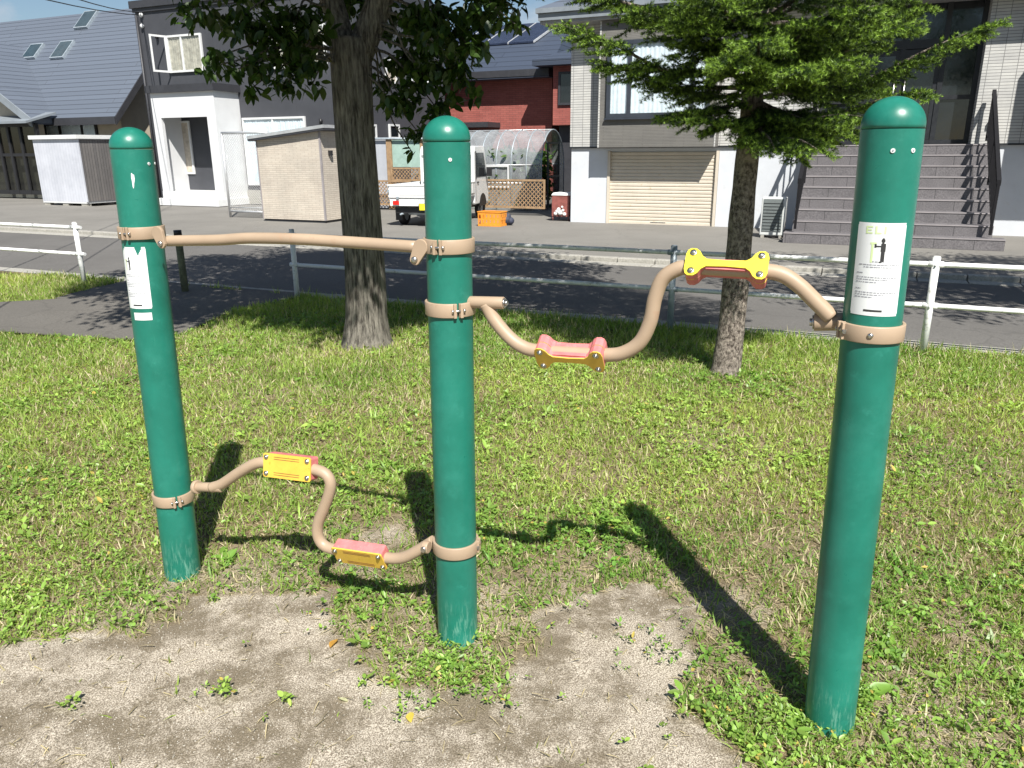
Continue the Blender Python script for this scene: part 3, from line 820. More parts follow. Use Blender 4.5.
def crank(pts, r=.0205):
    s = MB(); s.tube(smooth_path(pts, 10), r, 24); return part('crank_bar', s, 'tan', app)
def stub(a, b, r, endbolt):
    s = MB(); a = Vector(a); b = Vector(b); s.tube([a, b], r, 24); o = part('pivot_sleeve', s, 'tan', app, bevel=.002)
    d = (b-a).normalized(); k = MB(); k.tube([b, b+d*.004], r*.78, 20, 0); k.tube([b+d*.004, b+d*.011], r*.45, 6, 0)
    part('bolt', k, 'steel', o)
stub(MR(468,302), MR(504,303), .0185, 1)
cr1 = crank([MR(486,304), MR(494,319), MR(508,336), MR(522,346.5), MR(538,351), MR(572,353.5), MR(606,355), MR(624,352.5), MR(640,342), MR(650,322), MR(655,298), MR(662,280), MR(674,270.5), MR(690,267), MR(726,268.5), MR(764,271), MR(783,275), MR(799,285.5), MR(814,300), MR(831,317)])
stub(MR(850,321.5,-.02), MR(814,322,-.02), .0235, 1)
stub(LM(196,487), LM(222,487.5), .0185, 1)
cr2 = crank([LM(212,487.5), LM(222,484), LM(240,472), LM(256,463.5), LM(270,462.5), LM(291,465.5), LM(312,469), LM(324,473), LM(330,481), LM(329.5,492), LM(324,508), LM(318,524), LM(318.5,537), LM(325,546), LM(338,550), LM(362,553), LM(388,558), LM(403,557.5), LM(417,551), LM(434,541)])
# joint collars on the low crank
s = MB(); a = LM(196,487); d = (LM(222,487.5)-a).normalized(); s.tube([a-d*.004, a+d*.012], .027, 24); part('collar', s, 'tan', app, bevel=.003)
s = MB(); a = LM(426,547,.05); s.tube([a-E_*.01-NF*.0, a+E_*.012], .021, 20); o = part('collar', s, 'tan', app, bevel=.003)
b = MB(); b.tube([a+NF*.015, a+NF*.024], [.012, .009], 14); part('bolt', b, 'steel', o)

def pad(c, X, elev, Lx, Hh, T, dog, cols, parent, label):
    """sandwich pad: plates stacked along Nn"""
    X = X.normalized(); base = NF-X*NF.dot(X); base.normalize(); upv = X.cross(base); 
    if upv.z < 0: upv = -upv
    Nn = (base*math.cos(elev)+upv*math.sin(elev)).normalized(); Yn = (upv*math.cos(elev)-base*math.sin(elev)).normalized()
    if dog:
        hx, hy = Lx/2, Hh/2; w = .30*Lx; pts = []
        half = [(-hx+.004, 0)]
        top_ = [(-hx, hy*.55), (-hx+.004, hy*.86), (-hx+.012, hy), (-hx+.026, hy*.99), (-hx+.036, hy*.8), (-hx+.044, hy*.48), (-hx+.056, hy*.27), (0, hy*.22), (hx-.056, hy*.27), (hx-.044, hy*.48), (hx-.036, hy*.8), (hx-.026, hy*.99), (hx-.012, hy), (hx-.004, hy*.86), (hx, hy*.55)]
        pts = top_+[(x, -y) for x, y in top_[::-1]]
    else:
        hx, hy, r = Lx/2, Hh/2, .008; pts = []
        for sx, sy, a0 in ((-1,1,PI),(1,1,PI/2),(1,-1,0),(-1,-1,-PI/2)):
            for i in range(5):
                a = a0-PI/2*i/4; pts.append((sx*(hx-r)+r*math.cos(a), sy*(hy-r)+r*math.sin(a)))
    s = MB(); t0 = T/2
    layers = [(.004, 0, 1.0), (T/2-.005, 1, .992), (.001, 0, .998)]
    z = T/2
    stack = layers+layers[:0:-1]+[(.004, 1, .992)] if dog else [(.006, 0, 1.0), (T-.006, 1, .985)]
    for th, mi, k in stack:
        ol = [c+X*(x*k)+Yn*(y*(k if k == 1 else (1-.0025/(Hh/2)) ))+Nn*(z-.0002) for x, y in pts]
        s.prism(ol, -Nn*(th-.0004), mi); z -= th
    if dog:   # raised grip strip in the waist
        ol = [(-.26*Lx, hy*.2), (.26*Lx, hy*.2), (.24*Lx, hy*.36), (-.24*Lx, hy*.36)]
        for sg_ in (1, -1):
            s.prism([c+X*x+Yn*(y*sg_)+Nn*(T/2-.007) for x, y in ol], -Nn*(T-.014), 1)
    else:
        for yy in (.62, .82, -.62, -.82):
            a = c+Yn*(yy*Hh/2*.9)+Nn*(T/2); q = Yn*.0011
            s.prism([a-X*.27*Lx-q, a+X*.27*Lx-q, a+X*.27*Lx+q, a-X*.27*Lx+q], Nn*.0006, 2)
    o = part('grip_pad', s, cols, parent, bevel=.0015); o['label'] = label
    bx, by = Lx/2-(.019 if dog else .014), Hh/2*(.66 if dog else .68)
    for sx in (-1, 1):
        for sy in (-1, 1):
            b = MB(); q = c+X*sx*bx+Yn*sy*by+Nn*T/2
            b.tube([q, q+Nn*.0025, q+Nn*.0026], [.0092, .0092, .0065], 16); b.tube([q+Nn*.0026, q+Nn*.0055, q+Nn*.0075], [.0068, .006, .003], 14)
            part('bolt', b, 'steel', parent)
a, b = MR(538,351), MR(606,355); pad((a+b)/2, b-a, math.radians(-34), .208, .088, .062, True, ['yellow', 'pink', 'groove'], cr1, 'low dogbone pad with red top and ochre front')
a, b = MR(690,267), MR(764,271); pad((a+b)/2+Vector((0,0,0)), b-a, math.radians(37), .214, .082, .062, True, ['lemon', 'pink', 'groove'], cr1, 'high dogbone pad with lemon yellow face and red edge')
a, b = LM(268,463.5), LM(314,469); pad((a+b)/2, b-a, math.radians(12), .205, .088, .05, False, ['yellow', 'pink', 'groove'], cr2, 'upper rectangular pad with yellow face')
a, b = LM(338,550), LM(386,557); pad((a+b)/2, b-a, math.radians(-24), .208, .082, .048, False, ['yellow', 'pink', 'groove'], cr2, 'lower rectangular pad with pink top and ochre front')

#@@FENCE
# ------------------------------------------------------------------ pipe fence along the road
def fence(px_posts, us, v, u0, u1, label, endcap=None):
    t = bthing('pipe_fence', label, 'fence', us[0], v, 'pipe fences at the lawn edge')
    for i, (u, mt) in enumerate(us_m(us)):
        s = BMB(); s.tube([(u, v, -.05), (u, v, .8)], .03, 20); s.tube([(u, v, .8), (u, v, .806)], [.03, .024], 20)
        p = bpart('post', s, mt, t)
        for zz in (.74, .40):
            k = BMB(); k.tube([(u-.055, v, zz), (u+.055, v, zz)], .026, 16); k.tube([(u, v-.045, zz), (u, v-.028, zz)], .010, 6)
            bpart('rail_joint', k, mt, p)
    for zz in (.74, .40):
        s = BMB(); s.tube([(u0, v, zz), (u1, v, zz)], .0215, 16); bpart('rail', s, 'fence', t)
def us_m(us): return [(u, 'zinc' if abs(u+1.53) < .1 else 'fence') for u in us]
fence(None, [-5.92, -3.75, -1.53, .61, 2.8, 5.0], 7.13, -5.92, 7.0, 'right stretch of low two rail pipe fence behind both trees')
fence(None, [-9.2, -11.4, -13.6], 6.9, -14.6, -9.1, 'left stretch of low white two rail pipe fence ending beside the footpath')
s = BMB(); u, v = UV(G(185.5, 293)); s.tube([(u, v, 0), (u, v, .70)], .042, 14); s2 = BMB(); s2.tube([(u, v, .70), (u, v, .76)], .046, 14)
t = bthing('bollard', 'mossy green brown bollard with dark cap in the middle of the path entrance', 'bollard', u, v)
bpart('shaft', s, 'mosswood', t); bpart('cap', s2, 'black', t)

#@@TREES
# ------------------------------------------------------------------ trees
def greenleaf(n, a, b):
    w = RNG.random((n, 1)); c = np.array(a)*(1-w)+np.array(b)*w
    return c*(.75+.5*RNG.random((n, 1)))
def clumps_to_leaves(cl, size, parent, ca, cb, fine=False):
    L_, S_ = [], []
    for (c, r, k) in cl:
        d = RNG.normal(0, 1, (k, 3)); d /= np.linalg.norm(d, axis=1)[:, None]
        rr = r*RNG.random(k)**.5
        p = np.array(c)+d*rr[:, None]*np.array([1, 1, .62])
        L_.append(p)
    loc = np.concatenate(L_); n = len(loc)
    R = rotm(RNG.random(n)*2*PI, RNG.normal(-.75, .45, n), RNG.normal(0, .5, n))
    sz = size*(.7+.6*RNG.random(n))
    return bulk('crown', LEAF_V if fine else LEAF2_V, LEAF_F if fine else LEAF2_F, loc, R, np.stack([sz*.95, sz, sz], 1), greenleaf(n, ca, cb), M['leaf'], parent)

# broad-leaved tree left of the middle post
tb = G(368, 345); tb.z = 0
tr = thing('broadleaf_tree', 'broad leaved tree with thick furrowed trunk between left and middle green posts', 'tree', tb, 0, 'trees on the lawn')
trk = MB()
def TP(px, py, dy=0): return AT(px, py, tb.y+dy)
path = [TP(368,352), TP(367,338), TP(366.5,315), TP(365,270), TP(360,200), TP(354,120), TP(351,60), TP(350,38)]
rad = [.275, .215, .182, .172, .165, .16, .165, .15]
sp = smooth_path(path, 6); rr = [rad[min(int(i/6), 7)]+(rad[min(int(i/6)+1, 7)]-rad[min(int(i/6), 7)])*((i % 6)/6) for i in range(len(sp))]
trk.tube(sp, rr, 28)
limbs = []
fk = TP(350, 45)
def limb(a, b, r0, r1, mid=(0, 0, 0), n=7, wob=.03):
    a, b = Vector(a), Vector(b); m_ = (a+b)/2+Vector(mid); P = [a, a.lerp(m_, .5)+Vector((random.uniform(-wob, wob),)*3), m_, m_.lerp(b, .5)+Vector((random.uniform(-wob, wob), random.uniform(-wob, wob), 0)), b]
    q = smooth_path(P, 4); k = len(q); trk.tube(q, [r0+(r1-r0)*i/(k-1) for i in range(k)], 12 if r0 > .05 else 7); return q
l1 = limb(TP(346, 62), TP(334, 8, .1)+Vector((-.25, .1, .9)), .10, .075)
l2 = limb(TP(356, 62), TP(392, -4)+Vector((.35, .0, 1.0)), .115, .08)
l3 = limb(l1[-1], tb+Vector((-.7, .3, 5.6)), .075, .03); l4 = limb(l2[-1], tb+Vector((.9, -.2, 5.7)), .08, .03)
# visible lower sprays: (px, py, depth offset, clump radius, leaves)
LOW = [(196,12,-.9,.17,70),(222,55,-.9,.13,48),(240,20,-.8,.2,120),(205,68,-1.0,.08,14),(258,62,-.7,.16,80),(252,88,-.7,.08,20),(275,30,-.6,.25,220),(285,85,-.5,.13,60),(300,60,-.5,.2,140),(305,20,-.4,.22,200),(312,85,-.4,.08,20),(232,72,-.9,.08,18),
       (345,5,.6,.25,200),(425,15,-.6,.2,220),(405,60,.2,.16,140),(392,20,.6,.3,200),(402,98,-.3,.18,110),(424,75,-.4,.2,150),(438,110,-.3,.14,60),(418,132,-.3,.12,36),(446,30,-.7,.25,230),(455,68,-.5,.17,90),(470,48,-.8,.16,80),(478,12,-.8,.2,130),(500,18,-.9,.1,22),(515,24,-1.0,.07,12),(412,152,-.3,.055,8),(470,85,-.4,.1,22),(448,98,-.3,.12,40),(392,105,.2,.12,40),(385,80,.5,.16,70),(430,50,.3,.28,200),(300,50,.5,.28,170),(250,-10,.2,.3,200),(500,-5,.3,.25,140),(478,95,-.4,.07,10)]
cl = []
for px, py, dy, r, k in LOW:
    c = TP(px, py, dy); cl.append((c, r, int(k*.85)))
    src = min((l1 if px < 350 else l2), key=lambda q_: (q_-c-Vector((0, 0, .25))).length)
    limb(src, c, .014, .004, (0, 0, .12), wob=.04)
low_cl = cl; cl = []
# outer and upper crown
cc = Vector((tb.x-.1, tb.y+.25, 4.7))
rg = random.Random(3)
for i in range(430):
    for _ in range(80):
        d = Vector((rg.gauss(0, 1), rg.gauss(0, 1), rg.gauss(0, 1))).normalized()*(rg.random()**.38)
        p = cc+Vector((d.x*3.6, d.y*3.3, d.z*2.4))
        rxy = math.hypot(p.x-tb.x, p.y-tb.y); vis = CH+p.y*.172+.22         # lowest height that stays above the picture
        if p.z > max(2.75+.0*rxy, vis+.1) and p.y+.817*p.z > 7.35+.25*(vnoise(np.array([p.x]), np.array([p.z]), 2, 5)[0]): break
    else: continue
    cl.append((p, rg.uniform(.4, .65), rg.randint(120, 165)))
    if i % 8 == 0: limb((l3 if p.x < tb.x else l4)[rg.randint(0, 12)], p, .04, .008, (0, 0, .1))
sunh = Vector((.225, -.974, 0)).normalized()/math.tan(math.radians(50))
for i in range(95):  # added leaf clumps, out of view, set sunward to shade the trunk
    z_a = rg.uniform(.95, 3.2); z_b = rg.uniform(3.5, 6.2)
    p = tb+sunh*(z_b-z_a)+Vector((rg.gauss(0, .35), rg.gauss(0, .2), z_b))
    if p.z > CH+p.y*.172+.75: cl.append((p, rg.uniform(.3, .45), 90))
part('trunk', trk, 'barkD', tr)
clumps_to_leaves(low_cl, .092, tr, (.018, .04, .008), (.05, .095, .015), True)
clumps_to_leaves(cl, .118, tr, (.02, .045, .008), (.045, .09, .015))

# tree just outside the picture on the right, its shade lies on the road
t2 = Vector((6.6, 6.3, 0))
tr2 = thing('broadleaf_tree', 'shade tree beyond the right end of the lawn, shading the road behind the pipe fence', 'tree', t2, 0, 'trees on the lawn')
trk = MB(); trk.tube(smooth_path([t2+Vector((0,0,-.1)), t2+Vector((.02,0,1.2)), t2+Vector((0,.05,2.6)), t2+Vector((.1,0,4.2)), t2+Vector((0,0,6))], 5), [.2-.008*i for i in range(21)], 20)
cl = []
for i in range(130):
    for _ in range(30):
        d = Vector((rg.gauss(0, 1), rg.gauss(0, 1), rg.gauss(0, 1))).normalized()*(rg.random()**.4); p = t2+Vector((.1+d.x*2.9, .1+d.y*2.4, 4.8+d.z*1.7))
        if p.z > CH+p.y*.18+.3 or p.x > p.y*.85+.5: break
    else: continue
    cl.append((p, rg.uniform(.45, .65), rg.randint(130, 170)))
    if i % 5 == 0: trk.tube([t2+Vector((0, 0, 3.0)), (t2+Vector((0, 0, 3.4))).lerp(p, .5), p], [.06, .035, .01], 8)
part('trunk', trk, 'barkD', tr2)
clumps_to_leaves(cl, .105, tr2, (.022, .055, .008), (.055, .11, .018))

# spruce
sb = G(726, 374); sb.z = 0
spz = thing('spruce_tree', 'spruce with bright green needles between the middle and right green posts', 'tree', sb, 0, 'trees on the lawn')
def SPR(px, py, dy=0): return AT(px, py, sb.y+dy)
trk = MB()
pth = [SPR(724,384), SPR(726,368), SPR(731,330), SPR(737,270), SPR(743,200), SPR(751,120), SPR(760,40)]
top = pth[-1]+Vector((.22, .05, 1.0)); pth += [top, top+Vector((.12, .03, 1.6)), top+Vector((.15, .03, 2.7))]
q = smooth_path(pth, 6); rads = [.135, .112, .098, .092, .085, .075, .068, .052, .028, .01]
rr = [rads[min(i//6, 9)]+(rads[min(i//6+1, 9)]-rads[min(i//6, 9)])*((i % 6)/6)+random.uniform(-.003, .003) for i in range(len(q))]
trk.tube(q, rr, 22)
def trunk_at(z):
    for a, b in zip(q[:-1], q[1:]):
        if a.z <= z <= b.z: return a.lerp(b, (z-a.z)/(b.z-a.z+1e-9))
    return q[-1]
NL, NR_, NS, NC = [], [], [], []      # needle arrays
tw = []                                # twig list (start, end, tipness)
def bough(p0, p1, sag, dens=1.0, twl=.42):
    p0, p1 = Vector(p0), Vector(p1); Lb = (p1-p0).length; m_ = (p0+p1)/2+Vector((0, 0, -sag))
    P = smooth_path([p0, p0.lerp(m_, .6), m_, m_.lerp(p1, .55)+Vector((0, 0, .02)), p1], 5); k = len(P)
    trk.tube(P, [.016*(1-i/k)+.003 for i in range(k)], 6)
    dirb = (p1-p0).normalized(); side = dirb.cross(Vector((0, 0, 1))).normalized()
    nst = max(6, int(Lb/.052*dens))
    for i in range(nst):
        t = .12+.88*(i+random.random()*.6)/nst; j = min(k-2, int(t*(k-1))); c = P[j].lerp(P[j+1], t*(k-1)-j)
        for sd in (-1, 1):
            ln = .8*twl*(1.08-t)**.6*(.6+.5*random.random())+.05
            d = (dirb*.75+side*sd*(.75+.25*random.random())+Vector((0, 0, random.uniform(-.38, .18)))).normalized()
            e = c+d*ln+Vector((0, 0, -.10*ln))
            tw.append((c, e, t, 1)); m2 = max(2, int(ln/.04))
            s2 = d.cross(Vector((0, 0, 1))).normalized()
            for a in range(m2):
                for sd2 in (-1, 1):
                    if random.random() < .12: continue
                    tt = (a+.6)/m2; cc_ = c.lerp(e, tt); l2_ = (.045+.06*(1-tt))*(.6+.6*random.random())
                    d2 = (d*.8+s2*sd2*.7+Vector((0, 0, random.uniform(-.45, .3)))).normalized()
                    tw.append((cc_, cc_+d2*l2_, max(t, tt), 0))
    tw.append((P[-4], P[-1]+dirb*.05, 1, 1))
# chosen boughs that make the outline in the photograph
def Tz(z): return trunk_at(z)
BO = [(2.12, SPR(566,27,-.35), .10, .55),(2.05, SPR(600,62,.2), .08, .5),(1.98, SPR(668,118,-.4), .02, .36),(2.22, SPR(640,10,-.5), .05, .45),(1.86, SPR(705,122,-.75), .02, .30),
      (2.0, SPR(690,95,.6), .0, .4),(2.3, SPR(680,20,-.8), .05, .42),
      (1.98, SPR(994,24,-.45), .10, .48),(1.9, SPR(925,92,-.55), .08, .40),(1.96, SPR(870,118,-1.0), .06, .38),(1.88, SPR(818,150,-1.0), .04, .34),(1.9, SPR(775,150,-.9), .02, .3),(2.12, SPR(905,25,-.9), .06, .45),
      (2.1, SPR(850,60,-1.25), .06, .42),(2.14, SPR(800,70,-1.25), .04, .42),(2.25, SPR(760,40,-1.3), .04, .42),(1.98, SPR(862,138,-.5), .04, .36),(2.0, SPR(800,125,-.4), .04, .4),(2.35, SPR(870,10,-1.2), .05, .45),(2.3, SPR(920,10,.2), .05, .45),(2.05, SPR(880,90,.5), .03, .42),(1.95, SPR(800,160,.2), .03, .3),(1.92, SPR(830,140,-.3), .03, .34),(2.4, SPR(700,-10,-1.1), .04, .42),(2.3, SPR(730,60,-1.2), .06, .36),(2.2, SPR(820,20,-1.1), .05, .42)]
for z0, tip, sag, tl in BO: bough(Tz(z0), tip, sag, 1.0, tl)
z = 2.5
while z < 5.9:
    Lh = max(.15, 1.5*(6.1-z)/3.6)
    nb = 7
    for i in range(nb):
        a = 2*PI*(i+random.random()*.7)/nb; c = Tz(z+random.uniform(-.05, .05))
        bough(c, c+Vector((math.cos(a)*Lh, math.sin(a)*Lh, .18*Lh)), .05, .62, .36*Lh+.06)
    z += .26
part('trunk', trk, 'barkS', spz)
T0 = np.array([list(a) for a, b, t, m_ in tw]); T1 = np.array([list(b) for a, b, t, m_ in tw]); TT = np.array([t for a, b, t, m_ in tw])
low = T0[:, 2] < 2.95
ln = np.linalg.norm(T1-T0, axis=1); cnt = np.where(low, np.clip((ln/.0017).astype(int), 20, 130), np.clip((ln/.009).astype(int), 5, 24))
idx = np.repeat(np.arange(len(tw)), cnt); n = len(idx)
fr = RNG.random(n); base_ = T0[idx]+(T1[idx]-T0[idx])*fr[:, None]
D = (T1-T0)[idx]; D /= np.linalg.norm(D, axis=1)[:, None]
rnd = RNG.normal(0, 1, (n, 3)); rnd[:, 2] += .35; perp = rnd-D*(rnd*D).sum(1)[:, None]; perp /= np.linalg.norm(perp, axis=1)[:, None]
ndir = D*.62+perp*.85; ndir /= np.linalg.norm(ndir, axis=1)[:, None]
wv = np.cross(ndir, RNG.normal(0, 1, (n, 3))); wv /= np.linalg.norm(wv, axis=1)[:, None]
Rn = np.stack([wv, ndir, np.cross(wv, ndir)], 2)
lw = low[idx]
sl = np.where(lw, .021, .026)*(.75+.5*RNG.random(n)); swd = np.where(lw, .0042, .0065)
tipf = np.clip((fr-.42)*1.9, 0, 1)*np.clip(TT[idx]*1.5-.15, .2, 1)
ca_ = np.array([.025, .055, .012]); cb_ = np.array([.25, .39, .055])  # inner needles coloured darker to deepen crown shade; tips own bright green
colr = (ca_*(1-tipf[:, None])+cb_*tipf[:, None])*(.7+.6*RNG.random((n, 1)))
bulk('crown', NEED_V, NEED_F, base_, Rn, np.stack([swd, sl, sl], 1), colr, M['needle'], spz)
print('needles', n)

#@@HOUSES
# ------------------------------------------------------------------ windows helper (front faces look along -v)
def window(par, u0, u1, z0, z1, v, frame='white', cuts=(), curtain=None, fw=.05, dark=False, name='window', transom=None):
    f = BMB(); d = .07
    f.box((u0, v-d, z0), (u0+fw, v-.002, z1)); f.box((u1-fw, v-d, z0), (u1, v-.002, z1))
    f.box((u0+fw, v-d, z0), (u1-fw, v-.002, z0+fw)); f.box((u0+fw, v-d, z1-fw), (u1-fw, v-.002, z1))
    for c in cuts: f.box((c-fw*.5, v-d+.01, z0+fw), (c+fw*.5, v-.004, z1-fw))
    if transom: f.box((u0+fw, v-d+.012, transom-fw*.4), (u1-fw, v-.006, transom+fw*.4))
    w = bpart(name, f, frame, par)
    g = BMB(); g.box((u0+fw, v-.045, z0+fw), (u1-fw, v-.040, z1-fw)); bpart('pane', g, 'darkglass' if dark else 'glass', w)
    if curtain:
        # pleated cloth
        k = BMB(); a = u0+fw; b_ = u1-fw; n_ = max(8, int((b_-a)/.03)); vs = []
        for i in range(n_+1):
            x = a+(b_-a)*i/n_; yy = v-.018+.010*math.sin(i*1.9)+.004*math.sin(i*.73)
            vs += [(x, yy, z0+fw), (x, yy, z1-fw)]
        k.add(vs, [(2*i, 2*i+2, 2*i+3, 2*i+1) for i in range(n_)], 0, True); bpart('curtain', k, curtain, w)
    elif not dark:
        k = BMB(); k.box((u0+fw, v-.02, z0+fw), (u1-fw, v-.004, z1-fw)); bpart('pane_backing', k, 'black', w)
    return w

# ---- garage house
V0 = 17.7
gh = bthing('garage_house', 'grey tiled house with cream garage shutter, charcoal bay and granite steps', 'house', -6.3, V0)
s = BMB(); s.box((-6.33, V0+.03, -.02), (-5.45, 27, 1.70)); s.box((-5.45, V0+.12, -.02), (-2.93, 27, 1.70)); s.box((-2.93, V0+.03, -.02), (12, 27, 1.70)); s.box((-5.45, V0+.03, 1.62), (-2.93, V0+.12, 1.70))
bpart('lower_wall', s, 'stucco', gh)
s = BMB(); s.box((-6.36, V0, 1.715), (-1.03, 26.9, 4.3)); s.box((1.78, V0, 1.715), (12, 26.9, 4.3)); s.box((-1.03, V0+.75, 1.715), (1.78, 26.9, 4.3)); bpart('upper_wall', s, 'greytile', gh)
s = BMB(); s.box((-6.38, V0-.02, 1.685), (-1.05, V0+.03, 1.72)); s.box((2.0, V0-.02, 1.685), (12, V0+.03, 1.72)); bpart('flashing', s, 'darkframe', gh)
s = BMB(); s.box((-5.56, V0-.42, 1.70), (-2.97, V0-.002, 4.29)); bpart('bay', s, 'bay', gh)
s = BMB(); s.box((3.1, V0-.95, 1.75), (7.5, V0-.002, 4.25)); bpart('bay', s, 'bay', gh)
for a_ in (-5.56, -3.0):
    s = BMB(); s.box((a_, V0-.425, 1.695), (a_+.035, V0-.421, 4.29)); bpart('corner_trim', s, 'greytile', gh)
# eave and roof
s = BMB(); s.box((-6.9, V0-.56, 4.30), (12.5, 27.5, 4.36), 1); s.box((-6.93, V0-.6, 4.36), (12.5, 27.5, 4.50)); s.box((-6.97, V0-.66, 4.505), (12.6, 27.6, 4.60))
bpart('eave', s, ['fascia', 'soffit'], gh)
s = BMB(); s.hexa([(-6.97, V0-.66, 4.60), (12.6, V0-.66, 4.60), (12.6, 27.6, 4.60), (-6.97, 27.6, 4.60), (-3.2, 21.4, 6.6), (10, 21.4, 6.6), (10, 23, 6.6), (-3.2, 23, 6.6)]); bpart('roof', s, 'greyroof', gh)
# bay window
w = window(gh, -5.36, -3.12, 2.32, 3.88, V0-.425, 'navyframe', cuts=(-4.86, -3.5), curtain='curtain', fw=.085)
s = BMB(); s.box((-5.40, V0-.50, 2.28), (-3.08, V0-.425, 2.318)); bpart('sill', s, 'navyframe', w)
# shutter
s = BMB(); n_ = 21; z0 = .0; dz = 1.60/n_
vs = []
for i in range(n_):
    a = z0+i*dz
    for zz, dd in ((a, 0), (a+dz*.2, -.016), (a+dz*.75, -.016), (a+dz*.98, 0)): vs += [(-5.39, V0+.10+dd, zz), (-2.99, V0+.10+dd, zz)]
s.add(vs, [(2*i, 2*i+1, 2*i+3, 2*i+2) for i in range(len(vs)//2-1)]); sh = bpart('garage_shutter', s, 'shutter', gh)
s = BMB(); s.box((-5.445, V0+.01, 0), (-5.385, V0+.118, 1.615)); s.box((-2.995, V0+.01, 0), (-2.935, V0+.118, 1.615)); s.box((-5.385, V0+.07, -.01), (-2.995, V0+.118, .035)); bpart('guide_rail', s, 'shutter', sh)
s = BMB(); s.box((-4.4, V0+.07, .03), (-4.05, V0+.083, .055)); bpart('handle', s, 'steel', sh)
# small wall lamp
s = BMB(); s.box((-3.02-.0, V0-.52, 2.02), (-2.94, V0-.43, 2.14)); bpart('wall_lamp', s, 'white', gh, bevel=.01)
# entrance glazing
ev = V0+.45
en = BMB()
for u in (-.98, -.30, .42, 1.14, 1.74): en.box((u-.045, ev-.05, 1.72), (u+.045, ev+.05, 4.3))
en.box((-1.03, ev-.045, 1.715), (1.78, ev+.045, 1.80)); en.box((-1.03, ev-.055, 3.50), (1.78, ev+.055, 3.66)); en.box((-1.03, ev-.045, 2.52), (-.34, ev+.045, 2.58)); en.box((1.18, ev-.044, 2.55), (1.74, ev+.044, 2.63))
ent = bpart('entrance_screen', en, 'darkframe', gh)
s = BMB()
for a, b_ in ((-.935, -.345), (1.185, 1.695)): s.box((a, ev-.008, 1.80), (b_, ev+.004, 3.50))
for a, b_ in ((-.935, -.345), (-.255, .375), (.465, 1.095), (1.185, 1.695)): s.box((a, ev-.008, 3.66), (b_, ev+.004, 4.3))
bpart('pane', s, 'darkglass', ent)
for a, b_, hs in ((-.255, .375, 1), (.465, 1.095, -1)):
    d = BMB(); y0 = ev-.03
    d.box((a, y0, 1.805), (a+.08, y0+.05, 3.49)); d.box((b_-.08, y0, 1.805), (b_, y0+.05, 3.49)); d.box((a+.08, y0, 1.805), (b_-.08, y0+.05, 1.95)); d.box((a+.08, y0, 3.39), (b_-.08, y0+.05, 3.49))
    dd = bpart('door', d, 'darkframe', gh)
    g = BMB(); g.box((a+.08, y0+.02, 1.95), (b_-.08, y0+.028, 3.39)); bpart('pane', g, 'darkglass', dd)
    hx = a+.05 if hs < 0 else b_-.05
    hh = BMB(); hh.tube([(hx, y0-.05, 2.25), (hx, y0-.05, 2.95)], .014, 10); hh.box((hx-.008, y0-.05, 2.3), (hx+.008, y0, 2.32)); hh.box((hx-.008, y0-.05, 2.88), (hx+.008, y0, 2.90)); bpart('handle', hh, 'steel', dd)
s = BMB(); s.box((-1.02, ev+.12, 1.715), (1.77, ev+.16, 4.3)); bpart('entrance_back', s, 'black', gh)
# steps
s = BMB(); nz = BMB()
for i in range(9):
    a, b_ = (-1.24, 2.24) if i == 0 else (-1.12, 2.08)
    z1 = .19*(i+1)-.002*(i > 7); s.box((a, 15.0+.3*i, -.03), (b_, (15.0+.3*(i+1) if i < 8 else V0+.42), z1))
    nz.box((a-.0, 15.0+.3*i-.010, z1-.020), (b_, 15.0+.3*i-.0005, z1+.002))
st = bpart('steps', s, 'granite', gh); bpart('nosing', nz, 'nosing', st)
# railings
def stair_rail(u, label):
    t = BMB(); zt = lambda v: max(0.19, .19+(v-15.0)/.3*.19)
    vv0, vv1 = 15.12, 17.55
    def slab(v0, v1, o0, o1, w_):
        t.hexa([(u-w_, v0, zt(v0)+o0), (u+w_, v0, zt(v0)+o0), (u+w_, v1, zt(v1)+o0), (u-w_, v1, zt(v1)+o0), (u-w_, v0, zt(v0)+o1), (u+w_, v0, zt(v0)+o1), (u+w_, v1, zt(v1)+o1), (u-w_, v1, zt(v1)+o1)])
    slab(vv0, vv1, .78, .87, .032); slab(vv0, vv1, .10, .13, .012)
    k = 0
    while vv0+k*.15 <= vv1+.01:
        v_ = vv0+k*.15; w_ = .022 if k in (0, 8, 16) else .010; lo = -.02 if w_ > .02 else .11
        t.box((u-w_, v_-w_, zt(v_)+lo), (u+w_, v_+w_, zt(v_)+.81)); k += 1
    o = bpart('stair_railing', t, 'railblack', gh); o['label'] = label
stair_rail(2.02, 'black picket handrail on the right side of the granite steps'); stair_rail(-1.06, 'black picket handrail on the left side of the granite steps')
# little letter box by the door
s = BMB(); s.box((2.02, V0-.06, 2.02), (2.12, V0-.001, 2.12)); bpart('door_phone', s, 'white', gh, bevel=.006)
s = BMB(); s.box((2.75, V0-.05, 1.45), (3.4, V0+.0, 1.62)); bpart('wall_box', s, 'white', gh)

